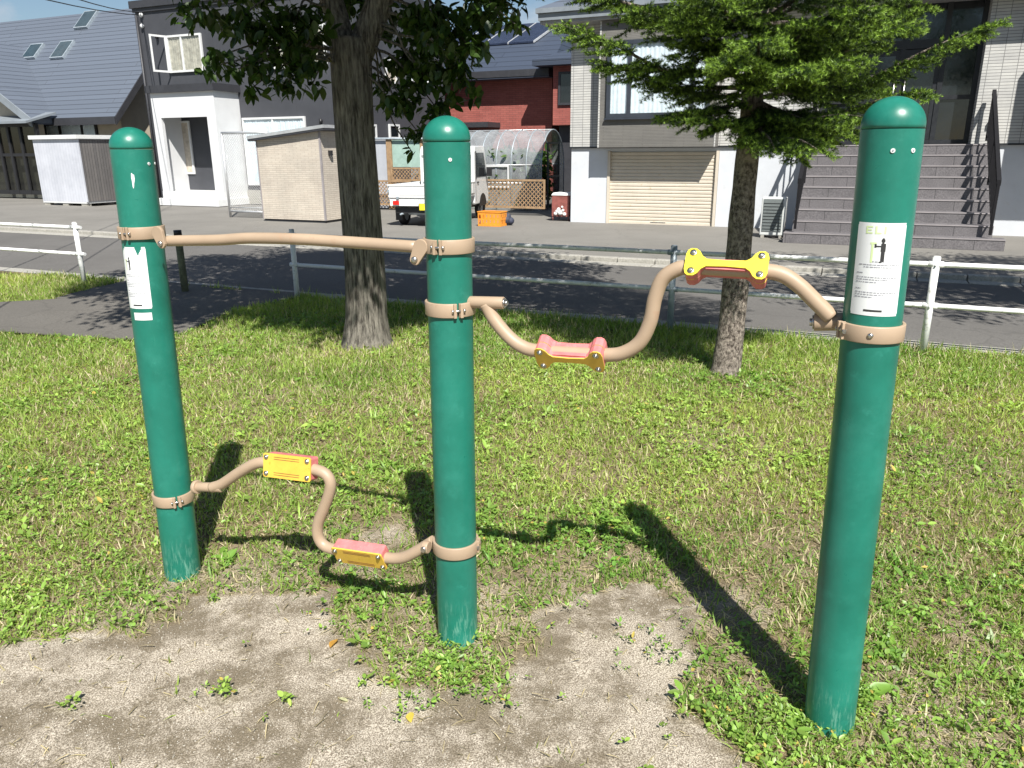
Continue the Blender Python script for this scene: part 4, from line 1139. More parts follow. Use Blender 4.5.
# ---- air conditioner outdoor unit
ua, _ = W(759, 236, 15.75); ub, _ = W(783, 236, 15.75)
ac = bthing('outdoor_ac_unit', 'pale grey outdoor air conditioner with dark grill at the left foot of the granite steps', 'air conditioner', (ua+ub)/2, 15.9)
s = BMB(); s.box((ua, 15.75, .05), (ub, 16.08, .76)); bd = bpart('casing', s, 'acgrey', ac, bevel=.015)
s = BMB(); s.box((ua+.04, 15.735, .13), (ub-.05, 15.748, .73)); gr = bpart('grill', s, 'acgrill', ac)
s = BMB()
for i in range(9): zz = .17+.06*i; s.box((ua+.045, 15.727, zz), (ub-.055, 15.7345, zz+.006))
bpart('grill_bars', s, 'black', ac)
s = BMB(); s.box((ua+.03, 15.72, 0.0), (ua+.09, 16.07, .048)); s.box((ub-.09, 15.72, 0), (ub-.03, 16.07, .048)); bpart('foot', s, 'concrete', ac)

# ---- red box with a white bag
ua, _ = W(554, 218, 18.1); ub, _ = W(571, 218, 18.1)
rb = bthing('red_bin', 'small rusty red metal bin at the left corner of the garage house', 'bin', (ua+ub)/2, 18.2)
s = BMB(); zb, zt_ = .10, .60
s.box((ua, 17.95, zb), (ub, 17.97, zt_)); s.box((ua, 18.4, zb), (ub, 18.42, zt_)); s.box((ua, 17.97, zb), (ua+.02, 18.4, zt_)); s.box((ub-.02, 17.97, zb), (ub, 18.4, zt_)); s.box((ua, 17.97, zb), (ub, 18.4, zb+.02)); bpart('body', s, 'redbox', rb)
for x_, y_ in ((ua+.02, 17.97), (ub-.02, 17.97), (ua+.02, 18.4), (ub-.02, 18.4)):
    s = BMB(); s.tube([(x_, y_, 0), (x_, y_, zb)], .012, 8); bpart('leg', s, 'redbox', rb)
s = BMB(); s.hexa([(ua-.02, 17.93, zt_), (ub+.02, 17.93, zt_), (ub+.02, 18.44, zt_), (ua-.02, 18.44, zt_), (ua+.02, 17.97, zt_+.06), (ub-.02, 17.97, zt_+.06), (ub-.02, 18.4, zt_+.06), (ua+.02, 18.4, zt_+.06)]); bpart('lid', s, 'whitebag', rb, bevel=.01)
s = BMB(); um = (ua+ub)/2
for dx, dz, r_ in ((-.12, .17, .05), (.0, .19, .065), (.11, .16, .05), (-.04, .27, .05), (.07, .25, .04), (-.08, .22, .05), (.05, .33, .03)): s.sphere((um+dx, 17.93, dz), r_, 10, 0, (1, .55, .9))
o = part('plastic_bag', s.world(), 'whitebag', base=B(um, 17.93, .1)); tag(o, 'crumpled white plastic bag against the front of the red bin', 'bag')

# ---- crate and bag
ua, _ = W(478, 226, 16.0); ub, _ = W(500.5, 226, 16.0)
def crate():
    t = bthing('crate', 'orange plastic crate on the asphalt behind the middle green post', 'crate', (ua+ub)/2, 16.15)
    s = BMB(); d = .34; hgt = .31; th = .012; v0, v1 = 16.0, 16.0+d
    s.box((ua, v0, 0.002), (ub, v1, .02))
    for (a, b_, c, e) in ((ua, v0, ub, v0+th), (ua, v1-th, ub, v1), (ua, v0+th, ua+th, v1-th), (ub-th, v0+th, ub, v1-th)):
        s.box((a, b_, .02), (c, e, .05)); s.box((a, b_, hgt-.05), (c, e, hgt)); s.box((a, b_, .14), (c, e, .17))
        s.box((a, b_, .05), (c, e, .14)) if False else None
        long_ = abs(c-a) > abs(e-b_); nn = 7 if long_ else 5
        for i in range(nn):
            if long_: x = a+(c-a)*i/(nn-1); s.box((max(a, x-.02), b_+.001, .05), (min(c, x+.02), e-.001, hgt-.05))
            else: y = b_+(e-b_)*i/(nn-1); s.box((a+.001, max(b_, y-.02), .05), (c-.001, min(e, y+.02), hgt-.05))
    bpart('body', s, 'orange', t)
    k = BMB(); k.box((ua-.012, v0-.012, hgt), (ub+.012, v0+.02, hgt+.02)); k.box((ua-.012, v1-.02, hgt), (ub+.012, v1+.012, hgt+.02)); k.box((ua-.012, v0+.02, hgt), (ua+.02, v1-.02, hgt+.02)); k.box((ub-.02, v0+.02, hgt), (ub+.012, v1-.02, hgt+.02)); bpart('rim', k, 'orange', t)
crate()
s = BMB(); uc, _ = W(506, 220, 16.4)
for dx, dy, dz, r_ in ((0, 0, .12, .13), (-.08, .05, .14, .11), (.09, .03, .10, .10), (.02, .05, .2, .08)): s.sphere((uc+dx, 16.4+dy, dz), r_, 12, 0, (1, .9, .9))
o = part('sack', s.world(), 'navycloth', base=B(uc, 16.4, 0)); tag(o, 'dark blue bulging sack on the asphalt right of the orange crate', 'sack')

# ---- charcoal house
V1 = 20.5
ch = bthing('charcoal_house', 'dark charcoal two storey house with white porch behind the left green post', 'house', -22.6, V1)
uL, zT = W(134.5, 9, V1); uR = -14.1; DH = 5.4
s = BMB(); s.box((uL, V1, -.02), (uR, V1+DH, zT)); bpart('wall', s, 'charcoal', ch)
s = BMB(); s.box((uL-.12, V1-.12, zT), (uR+.1, V1+DH+.1, zT+.22)); s.box((uL-.06, V1-.06, zT-.12), (uR+.06, V1-.002, zT)); bpart('coping', s, 'coping', ch)
def win_px(x0, y0, x1, y1, **kw):
    a, zt = W(x0, y0, V1); b_, zb = W(x1, y1, V1); return window(ch, a, b_, zb, zt, V1, **kw)
a, zt = W(167, 36, V1); b_, zb = W(205.5, 71, V1); mid = a+(b_-a)*.42
w = window(ch, a, b_, zb, zt, V1, 'white', cuts=(mid,), curtain='cream', fw=.06)
s = BMB()   # open casement leaf, hinged at the left jamb
hx = a-.0; s.hexa([(hx, V1-.08, zb), (hx+.03, V1-.08, zb), (hx-.12, V1-.62, zb), (hx-.15, V1-.62, zb), (hx, V1-.08, zt), (hx+.03, V1-.08, zt), (hx-.12, V1-.62, zt), (hx-.15, V1-.62, zt)]) 
s2 = BMB()
def leafbox(t0, t1, z0_, z1_, mb):
    p0 = Vector((hx, V1-.08, 0)).lerp(Vector((hx-.14, V1-.62, 0)), t0); p1 = Vector((hx, V1-.08, 0)).lerp(Vector((hx-.14, V1-.62, 0)), t1)
    q_ = Vector((.028, -.007, 0)); mb.hexa([p0+Vector((0,0,z0_)), p0+q_+Vector((0,0,z0_)), p1+q_+Vector((0,0,z0_)), p1+Vector((0,0,z0_)), p0+Vector((0,0,z1_)), p0+q_+Vector((0,0,z1_)), p1+q_+Vector((0,0,z1_)), p1+Vector((0,0,z1_))])
leafbox(0, .1, zb, zt, s2); leafbox(.9, 1, zb, zt, s2); leafbox(.1, .9, zb, zb+.06, s2); leafbox(.1, .9, zt-.06, zt, s2)
cs = bpart('casement', s2, 'white', w)
win_px(270, 28, 328, 66, frame='white', cuts=(W(298, 40, V1)[0],), curtain='cream', fw=.06)
win_px(243, 118, 311, 186, frame='white', cuts=(W(276, 150, V1)[0],), curtain='curtain', fw=.06)
def side_window(x0, y0, x1, y1, cur):
    def sv(x, y): r = ray(x, y); ru = r.x*CA-r.y*SA; rv = r.x*SA+r.y*CA; t = uR/ru; return rv*t, CH+r.z*t
    va, za = sv(x0, y0); vb, zb_ = sv(x1, y1); fw = .06; f = BMB(); U0 = uR+.002; U1 = uR+.06
    f.box((U0, va, zb_), (U1, va+fw, za)); f.box((U0, vb-fw, zb_), (U1, vb, za)); f.box((U0, va+fw, zb_), (U1, vb-fw, zb_+fw)); f.box((U0, va+fw, za-fw), (U1, vb-fw, za)); w = bpart('window', f, 'white', ch)
    g = BMB(); g.box((U0, va+fw, zb_+fw), (U0+.03, vb-fw, za-fw)); bpart('pane', g, cur, w)
side_window(366, 124, 376, 139, 'darkglass'); side_window(388, 124, 399, 139, 'darkglass'); side_window(384, 58, 396, 84, 'cream'); side_window(406, 62, 428, 84, 'curtain')
for px, py in ((141, 15), (142, 26)):
    a, z_ = W(px, py, V1-.06); s = BMB(); s.sphere((a, V1-.06, z_), .07, 10); s.box((a-.02, V1-.06, z_-.02), (a+.02, V1, z_+.02)); bpart('insulator', s, 'white', ch)
for px, py in ((157, 36), (231, 121), (321, 121)):
    a, z_ = W(px, py, V1-.06); s = BMB(); s.tube([(a, V1-.08, z_-.08), (a, V1-.08, z_+.06)], .05, 12); s.box((a-.02, V1-.05, z_-.02), (a+.02, V1, z_+.02)); bpart('wall_vent', s, 'black', ch)
# porch
PV = 19.4; a0, zt = W(150, 94, PV); a1, _ = W(213, 94, PV); o0, zo = W(161, 118, PV); o1, _ = W(207, 118, PV); zt = W(180, 92, PV)[1]
s = BMB(); z0 = .42
s.box((a0, PV, z0), (o0, PV+.12, zt)); s.box((o1, PV, z0), (a1, PV+.12, zt)); s.box((o0, PV, zo), (o1, PV+.12, zt))
s.box((a0, PV+.12, z0), (a0+.12, V1-.002, zt)); s.box((a1-.12, PV+.12, z0), (a1, V1-.002, zt)); s.box((a0+.12, PV+.12, zt-.1), (a1-.12, V1-.002, zt)); pw = bpart('porch', s, 'porchwhite', ch)
s = BMB(); s.box((a0-.1, PV-.1, zt), (a1+.1, V1-.002, zt+.22)); bpart('porch_roof', s, 'coping', ch)
s = BMB(); s.box((a0-.05, PV-.35, 0), (a1+.05, V1-.002, .21)); s.box((a0+.0, PV-.02, .21), (a1, V1-.003, .42)); bpart('porch_step', s, 'white', ch)
d0 = W(184, 150, V1)[0]; d1, zs0 = W(197, 174, V1); zs1 = W(190, 121, V1)[1]
s = BMB(); s.box((d0-.1, V1-.05, .42), (a1-.13, V1-.003, zo+.05)); dr = bpart('door', s, 'charcoal', ch)
s = BMB(); s.box((d0+.07, V1-.08, zs0+.06), (d1-.07, V1-.051, zs1-.06)); bpart('side_light', s, 'cream', dr)
s = BMB(); s.box((d0, V1-.1, zs0), (d0+.07, V1-.051, zs1)); s.box((d1-.07, V1-.1, zs0), (d1, V1-.051, zs1)); s.box((d0+.07, V1-.1, zs0), (d1-.07, V1-.051, zs0+.06)); s.box((d0+.07, V1-.1, zs1-.06), (d1-.07, V1-.051, zs1)); bpart('side_light_frame', s, 'white', dr)
s = BMB(); s.box((uL+2.9, V1-.05, 0), (uL+4.9, V1-.003, .45)); bpart('plinth', s, 'concrete', ch)
# drain pipe on the left corner
s = BMB(); s.tube([(uL+.08, V1-.06, 0), (uL+.08, V1-.06, zT-.2)], .04, 10); bpart('downpipe', s, 'coping', ch)

# ---- slate-roofed house
V2 = 21.0
bh = bthing('slate_roof_house', 'house with large slate blue metal roof and three skylights at the far left', 'house', -30, V2+.6)
uE = W(115, 118, V2)[0]; zE = 2.92; sl_ = 1.08; vr = 25.0; zr = zE+sl_*(vr-V2)
s = BMB()
s.hexa([(-42, V2, zE-.22), (uE, V2, zE-.22), (uE, vr, zr-.3), (-42, vr, zr-.3), (-42, V2, zE), (uE, V2, zE), (uE, vr, zr), (-42, vr, zr)])
s.hexa([(-42, vr, zr-.3), (uE, vr, zr-.3), (uE, vr+4, zE-.22), (-42, vr+4, zE-.22), (-42, vr, zr), (uE, vr, zr), (uE, vr+4, zE), (-42, vr+4, zE)])
rf = bpart('roof', s, 'greyroof', bh)
s = BMB(); s.box((-42, V2-.05, zE-.27), (uE+.03, V2-.002, zE-.01)); 
s.hexa([(uE+.002, V2, zE-.3), (uE+.05, V2, zE-.3), (uE+.05, vr, zr-.36), (uE+.002, vr, zr-.36), (uE+.002, V2, zE-.0), (uE+.05, V2, zE-.0), (uE+.05, vr, zr+.02), (uE+.002, vr, zr+.02)]); bpart('fascia', s, 'coping', rf)
s = BMB(); s.box((-41, V2+.7, -.02), (uE-.55, vr+3.3, zE-.05)); bpart('wall', s, 'beige', bh)
s = BMB(); g0 = uE-.55; s.prism([(g0, V2+.7, zE-.06), (g0, vr+3.3, zE-.06), (g0, vr, zr-.35)], (-.2, 0, 0)); bpart('gable_wall', s, 'beige', bh)
# cross gable at the left
gu, gz, gv = -33.2, 6.0, V2-.9; eu = W(31, 122, gv)[0]
s = BMB(); kk = (gz-zE)/(eu-gu)
vb = V2+(gz-zE)/sl_
s.add([(gu, gv, gz), (eu, gv, zE-.05), (eu, V2+.0, zE-.0), (gu, vb, gz), (gu, gv, gz-.2), (eu, gv, zE-.25), (eu, V2, zE-.22), (gu, vb, gz-.2)], [(0,1,2,3),(4,7,6,5),(0,4,5,1),(1,5,6,2)])
s.add([(gu, gv, gz), (2*gu-eu, gv, zE-.05), (2*gu-eu, V2, zE), (gu, vb, gz)], [(0,3,2,1)]); bpart('cross_gable_roof', s, 'greyroof', bh)
s = BMB(); s.hexa([(gu, gv-.06, gz-.28), (eu+.05, gv-.06, zE-.33), (eu+.05, gv-.002, zE-.33), (gu, gv-.002, gz-.28), (gu, gv-.06, gz+.02), (eu+.05, gv-.06, zE-.02), (eu+.05, gv-.002, zE-.02), (gu, gv-.002, gz+.02)]); bpart('barge_board', s, 'fascia', rf)
s = BMB(); s.prism([(gu, gv+.5, gz-.3), (eu-.45, gv+.5, zE-.1), (eu-.45, gv+.5, 0), (gu-4, gv+.5, 0), (gu-4, gv+.5, zE+.6)], (0, .3, 0)); bpart('gable_wall', s, 'beige', bh)
# skylights lie on the roof plane
for (x0, y0), (x1, y1) in (((22, 60), (43, 45)), ((50, 60), (75, 42)), ((74, 30), (97, 12))):
    def onroof(px, py):
        r = ray(px, py); rv = r.x*SA+r.y*CA; ru = r.x*CA-r.y*SA; t = (zE-sl_*V2-CH)/(r.z-sl_*rv); return ru*t, rv*t
    ua_, va_ = onroof(x0, y0); ub_, vb_ = onroof(x1, y1); wv_ = .78; um_ = ua_+.05
    q_ = []
    nrm = Vector((0, -sl_, 1)).normalized()
    vlo, vhi = va_, vb_
    def rp(u, v, o_): p = Vector((u, v, zE+sl_*(v-V2))); return p+nrm*o_
    s = BMB(); s.hexa([rp(um_, vlo, .0), rp(um_+wv_, vlo, .0), rp(um_+wv_, vhi, .0), rp(um_, vhi, .0), rp(um_, vlo, .1), rp(um_+wv_, vlo, .1), rp(um_+wv_, vhi, .1), rp(um_, vhi, .1)])
    sk = bpart('skylight', s, 'zinc', rf)
    e_ = .05; s = BMB(); s.hexa([rp(um_+e_, vlo+e_*.7, .101), rp(um_+wv_-e_, vlo+e_*.7, .101), rp(um_+wv_-e_, vhi-e_*.7, .101), rp(um_+e_, vhi-e_*.7, .101), rp(um_+e_, vlo+e_*.7, .108), rp(um_+wv_-e_, vlo+e_*.7, .108), rp(um_+wv_-e_, vhi-e_*.7, .108), rp(um_+e_, vhi-e_*.7, .108)])
    bpart('pane', s, 'darkglass', bh) if False else part('skylight_pane', s.world(), 'skyglass', rf)
wv2 = V2+.7
a, zt = W(44, 123, wv2); b_, _ = W(97, 123, wv2)
window(bh, a, b_, 1.2, zt, wv2, 'black', cuts=(a+(b_-a)*.3, a+(b_-a)*.72), curtain='curtain', fw=.1)
# dark glazed porch at the left
s = BMB(); pv = V2-.75; p0, p1 = -35.5, W(40, 150, pv)[0]; zt = W(15, 127, pv)[1]
us_ = [p0, p0+1, p0+2, p0+3, W(0, 150, pv)[0]+.1, W(12, 150, pv)[0], W(24, 150, pv)[0], p1]
for u in us_: s.box((u-.06, pv-.06, .15), (u+.06, pv+.06, zt))
s.box((p0, pv-.05, zt-.001), (p1+.07, pv+.05, zt+.12)); s.box((p0, pv-.05, 1.55), (p1, pv+.05, 1.66)); s.box((p0, pv-.05, .15), (p1, pv+.05, .3)); gp = bpart('glazed_porch', s, 'black', bh)
s = BMB(); s.box((p0, pv-.01, .3), (p1, pv+.01, 1.55)); s.box((p0, pv-.01, 1.66), (p1, pv+.01, zt)); bpart('pane', s, 'smoke', gp)
s = BMB(); s.hexa([(p0, pv-.5, zt+.1), (p1+.2, pv-.5, zt+.1), (p1+.2, pv+.75, zt+.45), (p0, pv+.75, zt+.45), (p0, pv-.5, zt+.18), (p1+.2, pv-.5, zt+.18), (p1+.2, pv+.75, zt+.53), (p0, pv+.75, zt+.53)]); bpart('porch_roof', s, 'fascia', gp)
s = BMB(); s.box((-38, V2-.45, 0), (p1+1.6, V2+.5, .14)); bpart('step', s, 'concrete', bh)

# ---- sheds
def shed_white():
    v0 = 17.8; a, _ = W(44, 205, v0); b_, _ = W(87, 205, v0); zt = W(58, 139, v0)[1]
    t = bthing('storage_shed', 'white ribbed steel storage shed with dark brown side, left of the left green post', 'shed', (a+b_)/2, v0+.6, 'garden sheds')
    s = BMB(); s.box((a, v0, .13), (b_-.001, v0+1.5, zt)); bpart('wall', s, 'shedwhite', t)
    s = BMB(); s.box((b_, v0+.05, .15), (b_+.03, v0+1.45, zt-.03)); bpart('side_door', s, 'sheddark', t)
    s = BMB(); s.box((b_+.0005, v0, .13), (b_+.04, v0+.049, zt)); bpart('corner_post', s, 'shedwhite', t)
    s = BMB(); s.box((a-.08, v0-.08, zt), (b_+.1, v0+1.6, zt+.12)); bpart('roof', s, 'white', t)
    s = BMB(); s.box((a, v0, .08), (b_, v0+1.5, .128)); bpart('base_frame', s, 'white', t)
    for x_ in (a+.15, (a+b_)/2, b_-.15):
        for y_ in (v0+.1, v0+1.35):
            s = BMB(); s.box((x_-.13, y_-.08, 0), (x_+.13, y_+.08, .078)); bpart('block', s, 'concrete', t)
shed_white()
def shed_tan():
    v0 = 15.4; a, _ = W(264, 221, v0); b_, _ = W(326, 223, v0); zl = W(259, 140, v0)[1]; zr_ = W(326, 131, v0)[1]
    t = bthing('storage_shed', 'cream brick clad shed with sloping grey roof trim, left of the broad leaved tree', 'shed', (a+b_)/2, v0+.8, 'garden sheds')
    s = BMB(); d = 1.7; s.hexa([(a, v0, .06), (b_, v0, .06), (b_, v0+d, .06), (a, v0+d, .06), (a, v0, zl), (b_, v0, zr_), (b_, v0+d, zr_), (a, v0+d, zl)]); bpart('wall', s, 'tanbrick', t)
    s = BMB(); s.box((b_-.03, v0-.012, .06), (b_+.012, v0+.03, zr_-.01)); bpart('corner_trim', s, 'nosing', t)
    s = BMB(); s.box((a-.012, v0-.012, .06), (a+.02, v0-.001, zl)); bpart('corner_trim', s, 'nosing', t)
    s = BMB(); s.hexa([(a-.16, v0-.12, zl-.03), (b_+.2, v0-.12, zr_+.02), (b_+.2, v0+d+.1, zr_+.02), (a-.16, v0+d+.1, zl-.03), (a-.16, v0-.12, zl+.015), (b_+.2, v0-.12, zr_+.065), (b_+.2, v0+d+.1, zr_+.065), (a-.16, v0+d+.1, zl+.015)], 0)
    s.hexa([(a-.17, v0-.13, zl+.017), (b_+.21, v0-.13, zr_+.067), (b_+.21, v0+d+.1, zr_+.067), (a-.17, v0+d+.1, zl+.017), (a-.17, v0-.13, zl+.09), (b_+.21, v0-.13, zr_+.14), (b_+.21, v0+d+.1, zr_+.14), (a-.17, v0+d+.1, zl+.09)], 1)
    bpart('roof', s, ['coping', 'alu'], t)
    s = BMB(); s.box((a+.03, v0+.03, .002), (b_-.03, v0+d-.03, .058)); bpart('base_frame', s, 'coping', t)
    s = BMB(); s.box((b_+.001, v0+.28, zr_-.55), (b_+.08, v0+.36, zr_-.43)); bpart('wall_lamp', s, 'black', t)
shed_tan()

# ---- mesh gate left of the cream shed
def mesh_gate():
    v = 16.0; a = W(226, 175, v)[0]; b_ = -13.75; zt = W(222, 133, v)[1]; z0 = .16
    t = bthing('mesh_gate', 'tall galvanised wire mesh gate between the charcoal house porch and the cream shed', 'gate', a, v)
    s = BMB()
    for u in (a, b_): s.tube([(u, v, 0 if u == a else z0), (u, v, zt)], .032, 12)
    s.tube([(a, v, zt), (b_, v, zt)], .03, 12); s.tube([(a, v, z0), (b_, v, z0)], .025, 12); s.tube([(a, v, z0+.1), (b_, v, z0+.1)], .012, 8); bpart('frame', s, 'alu', t)
    s = BMB(); p = .075; w_ = b_-a; h_ = zt-z0; k = -int(h_/p)
    i = -int(h_/p)-1
    while i*p < w_:
        x0 = a+i*p; 
        for sg_ in (1, -1):
            if sg_ == 1: P0, P1 = (x0, z0), (x0+h_, zt)
            else: P0, P1 = (x0, zt), (x0+h_, z0)
            tA = max(0, (a-P0[0])/h_); tB = min(1, (b_-P0[0])/h_)
            if tB > tA:
                q0 = (P0[0]+h_*tA, v, P0[1]+(P1[1]-P0[1])*tA); q1 = (P0[0]+h_*tB, v, P0[1]+(P1[1]-P0[1])*tB); s.tube([q0, q1], .0045, 3, caps=False)
        i += 1
    bpart('wire_mesh', s, 'alu', t)
mesh_gate()
# ---- grey panel fence behind the tree
def panel_fence():
    v = 20.1; t = bthing('panel_fence', 'grey blue sheet fence with pale green netted panel behind the thick tree trunk', 'fence', -13.6, v)
    a = W(330, 170, v)[0]; b_ = W(388, 170, v)[0]; zt = W(360, 139, v)[1]; zb = .86
    s = BMB(); s.box((a, v, 0.02), (b_, v+.04, zt)); bpart('panel', s, 'panelgrey', t)
    s = BMB(); u2 = W(374, 170, v)[0]; s.box((u2-.02, v-.03, .05), (u2+.02, v-.002, zt)); bpart('panel_batten', s, 'white', t)
    s = BMB(); c = W(393, 170, v)[0]; s.box((b_+.005, v-.05, 0), (c, v+.06, zt)); bpart('post', s, 'lattice', t)
    e = W(421, 170, v)[0]; zm = W(400, 167, v)[1]; s = BMB(); s.box((c+.005, v, zm), (e, v+.02, zt-.04)); bpart('net_panel', s, 'greennet', t)
    s = BMB(); s.box((e+.002, v-.02, 0), (e+.08, v+.05, zt)); bpart('post', s, 'lattice', t)
    s = BMB(); s.tube([(W(300, 138, v)[0], v-.07, zt+.03), (e+.9, v-.07, zt-.02)], .03, 10); bpart('top_rail', s, 'zinc', t)
panel_fence()
def lattice(x0, y0, x1, y1, v, label, grp='wooden lattice panels'):
    a, zt = W(x0, y0, v); b_, zb = W(x1, y1, v); zb = max(zb, .12)
    t = bthing('lattice_panel', label, 'lattice', (a+b_)/2, v, grp)
    s = BMB(); fw = .05
    s.box((a, v-.02, zb), (a+fw, v+.02, zt)); s.box((b_-fw, v-.02, zb), (b_, v+.02, zt)); s.box((a+fw, v-.02, zb), (b_-fw, v+.02, zb+fw)); s.box((a+fw, v-.02, zt-fw), (b_-fw, v+.02, zt)); bpart('frame', s, 'lattice', t)
    s = BMB(); p = .115; h_ = zt-zb-2*fw; A_, B_ = a+fw, b_-fw; hw = .016
    i = -int(h_/p)-1
    while i*p < B_-A_:
        for sg_, dv in ((1, -.012), (-1, .002)):
            x0_ = A_+i*p; tA = max(0, (A_-x0_)/h_); tB = min(1, (B_-x0_)/h_)
            if tB-tA > .05:
                def pt(t_, o_): zz = zb+fw+h_*(t_ if sg_ > 0 else 1-t_); return (x0_+h_*t_+o_, v+dv, zz)
                s.hexa([pt(tA, -hw), pt(tA, hw), pt(tB, hw), pt(tB, -hw)] + [tuple(Vector(pt(tt_, oo_))+Vector((0, .010, 0))) for tt_, oo_ in ((tA, -hw), (tA, hw), (tB, hw), (tB, -hw))])
        i += 1
    bpart('slats', s, 'lattice', t)
lattice(484, 179, 545, 209, 19.3, 'brown wooden lattice panel standing between the white truck and the grey tiled house')
lattice(364, 180, 412, 210, 19.8, 'brown wooden lattice panel low behind the left corner of the white truck')
lattice(391, 167.5, 421, 181, 20.0, 'small raised wooden lattice panel under the pale green netting')

# ---- greenhouse
def greenhouse():
    u0, u1, v0, v1 = -12.6, -8.35, 20.9, 22.7; zt = 2.22; vc = (v0+v1)/2; rw = (v1-v0)/2; zs = 1.25
    t = bthing('greenhouse', 'arched plastic film greenhouse with plants inside, behind the brown lattice panel', 'greenhouse', (u0+u1)/2, vc)
    prof = [(v0, 0), (v0, zs)]+[(vc-rw*math.cos(a), zs+(zt-zs)*math.sin(a)) for a in [PI*i/14 for i in range(1, 14)]]+[(v1, zs), (v1, 0)]
    s = BMB(); n_ = 9; vs = []
    us_ = [u0+(u1-u0)*i/(n_*4) for i in range(n_*4+1)]
    for i, u in enumerate(us_):
        sg_ = -.02*math.sin(PI*(i % 4)/4)
        for vv_, zz in prof: vs.append((u, vc+(vv_-vc)*(1+sg_), zz*(1+sg_*.6)))
    m_ = len(prof); fs = [(i*m_+k, (i+1)*m_+k, (i+1)*m_+k+1, i*m_+k+1) for i in range(len(us_)-1) for k in range(m_-1)]
    s.add(vs, fs, 0, True); bpart('film_cover', s, 'film', t)
    for i in range(n_+1):
        u = u0+(u1-u0)*i/n_; s = BMB(); s.tube([(u, vv_, zz) for vv_, zz in prof], .016, 6); bpart('hoop', s, 'zinc', t)
    s = BMB()
    for zz, vv_ in ((1.25, v0), (.75, v0), (1.25, v1), (2.22, vc)): s.tube([(u0, vv_, zz), (u1, vv_, zz)], .013, 6)
    bpart('purlins', s, 'alu', t)
    s = BMB(); s.box((-10.55, v0-.04, .62), (-9.35, v0-.02, .66)); s.box((-10.55, v0-.04, 1.2), (-9.35, v0-.02, 1.24)); s.box((-10.55, v0-.04, .66), (-10.51, v0-.02, 1.2)); s.box((-9.39, v0-.04, .66), (-9.35, v0-.02, 1.2)); bpart('side_vent', s, 'white', t)
    s = BMB()
    for vv_ in (v0+.45, v1-.45): s.box((u1-.01, vv_-.02, 0), (u1+.03, vv_+.02, 1.85))
    s.box((u1-.01, v0+.45, 1.82), (u1+.03, v1-.45, 1.87)); s.box((u1-.01, v0+.45, .9), (u1+.03, v1-.45, .94)); bpart('door', s, 'coping', t)
    # tomato rows inside
    k = 8000; x = RNG.uniform(u0+.2, u1-.3, k); y = RNG.choice([v0+.4, vc, v1-.4], k)+RNG.normal(0, .14, k); zt2 = 1.45+.35*vnoise(x, y, 2.5, 5); z = RNG.random(k)**.7*zt2
    X = x*CA+y*SA; Y = -x*SA+y*CA
    o = bulk('greenhouse_plants', LEAF_V, LEAF_F, np.stack([X, Y, z], 1), rotm(RNG.random(k)*6.28, RNG.normal(-.3, .6, k), RNG.normal(0, .5, k)), .13+.1*RNG.random(k), greenleaf(k, (.035, .085, .015), (.09, .16, .03)), M['leaf'], base=B((u0+u1)/2, vc, 0))
    tag(o, None, None, kind='stuff')
greenhouse()

# ---- red brick house
V3 = 28.0
rh = bthing('red_brick_house', 'red brick house with dark blue roof and solar panels, behind the greenhouse', 'house', -13, V3)
uA = W(380, 110, V3)[0]; uB = W(552, 100, V3)[0]; zE3 = W(500, 79, V3-.5)[1]
s = BMB(); s.box((uA, V3, -.02), (uB, V3+8, zE3)); bpart('wall', s, 'redbrick', rh)
s = BMB(); s.box((uA-.3, V3-.62, zE3+.05), (uB+.1, V3-.602, zE3+.28)); bpart('gutter', s, 'coping', rh)
zb3 = zE3+.25; s = BMB(); tp = zb3+2.0
s.hexa([(uA-.3, V3-.6, zE3), (uB+.1, V3-.6, zE3), (uB+.1, V3+9, zE3), (uA-.3, V3+9, zE3), (uA-.3, V3-.6, zb3), (uB+.1, V3-.6, zb3), (uB+.1, V3+9, zb3), (uA-.3, V3+9, zb3)])
s.hexa([(uA-.3, V3-.6, zb3+.003), (uB+.1, V3-.6, zb3+.003), (uB+.1, V3+5.4, zb3+.003), (uA-.3, V3+5.4, zb3+.003), (uA-.3, V3+2.9, tp), (uB-.3, V3+2.9, tp), (uB-.3, V3+3.0, tp), (uA-.3, V3+3.0, tp)])
rf3 = bpart('roof', s, 'navyroof', rh)
kx = (tp-zb3)/3.5
def rr3(u, v, o_): return Vector((u, v, zb3+(v-V3+.6)*kx+o_))
x = uB-.75
for i in range(6):
    s = BMB(); a, b_ = x-1.02, x; v_a, v_b = V3+1.35, V3+2.85; off = .55
    s.hexa([rr3(a-off, v_a, .04), rr3(b_-off, v_a, .04), rr3(b_, v_b, .04), rr3(a, v_b, .04), rr3(a-off, v_a, .10), rr3(b_-off, v_a, .10), rr3(b_, v_b, .10), rr3(a, v_b, .10)]) ; bpart('solar_panel', s, 'solar', rf3)
    s = BMB(); s.hexa([rr3(b_-off, v_a, .04), rr3(b_-off+.05, v_a, .04), rr3(b_+.05, v_b, .04), rr3(b_, v_b, .04), rr3(b_-off, v_a, .11), rr3(b_-off+.05, v_a, .11), rr3(b_+.05, v_b, .11), rr3(b_, v_b, .11)]); bpart('panel_rail', s, 'alu', rf3)
    x -= 1.08
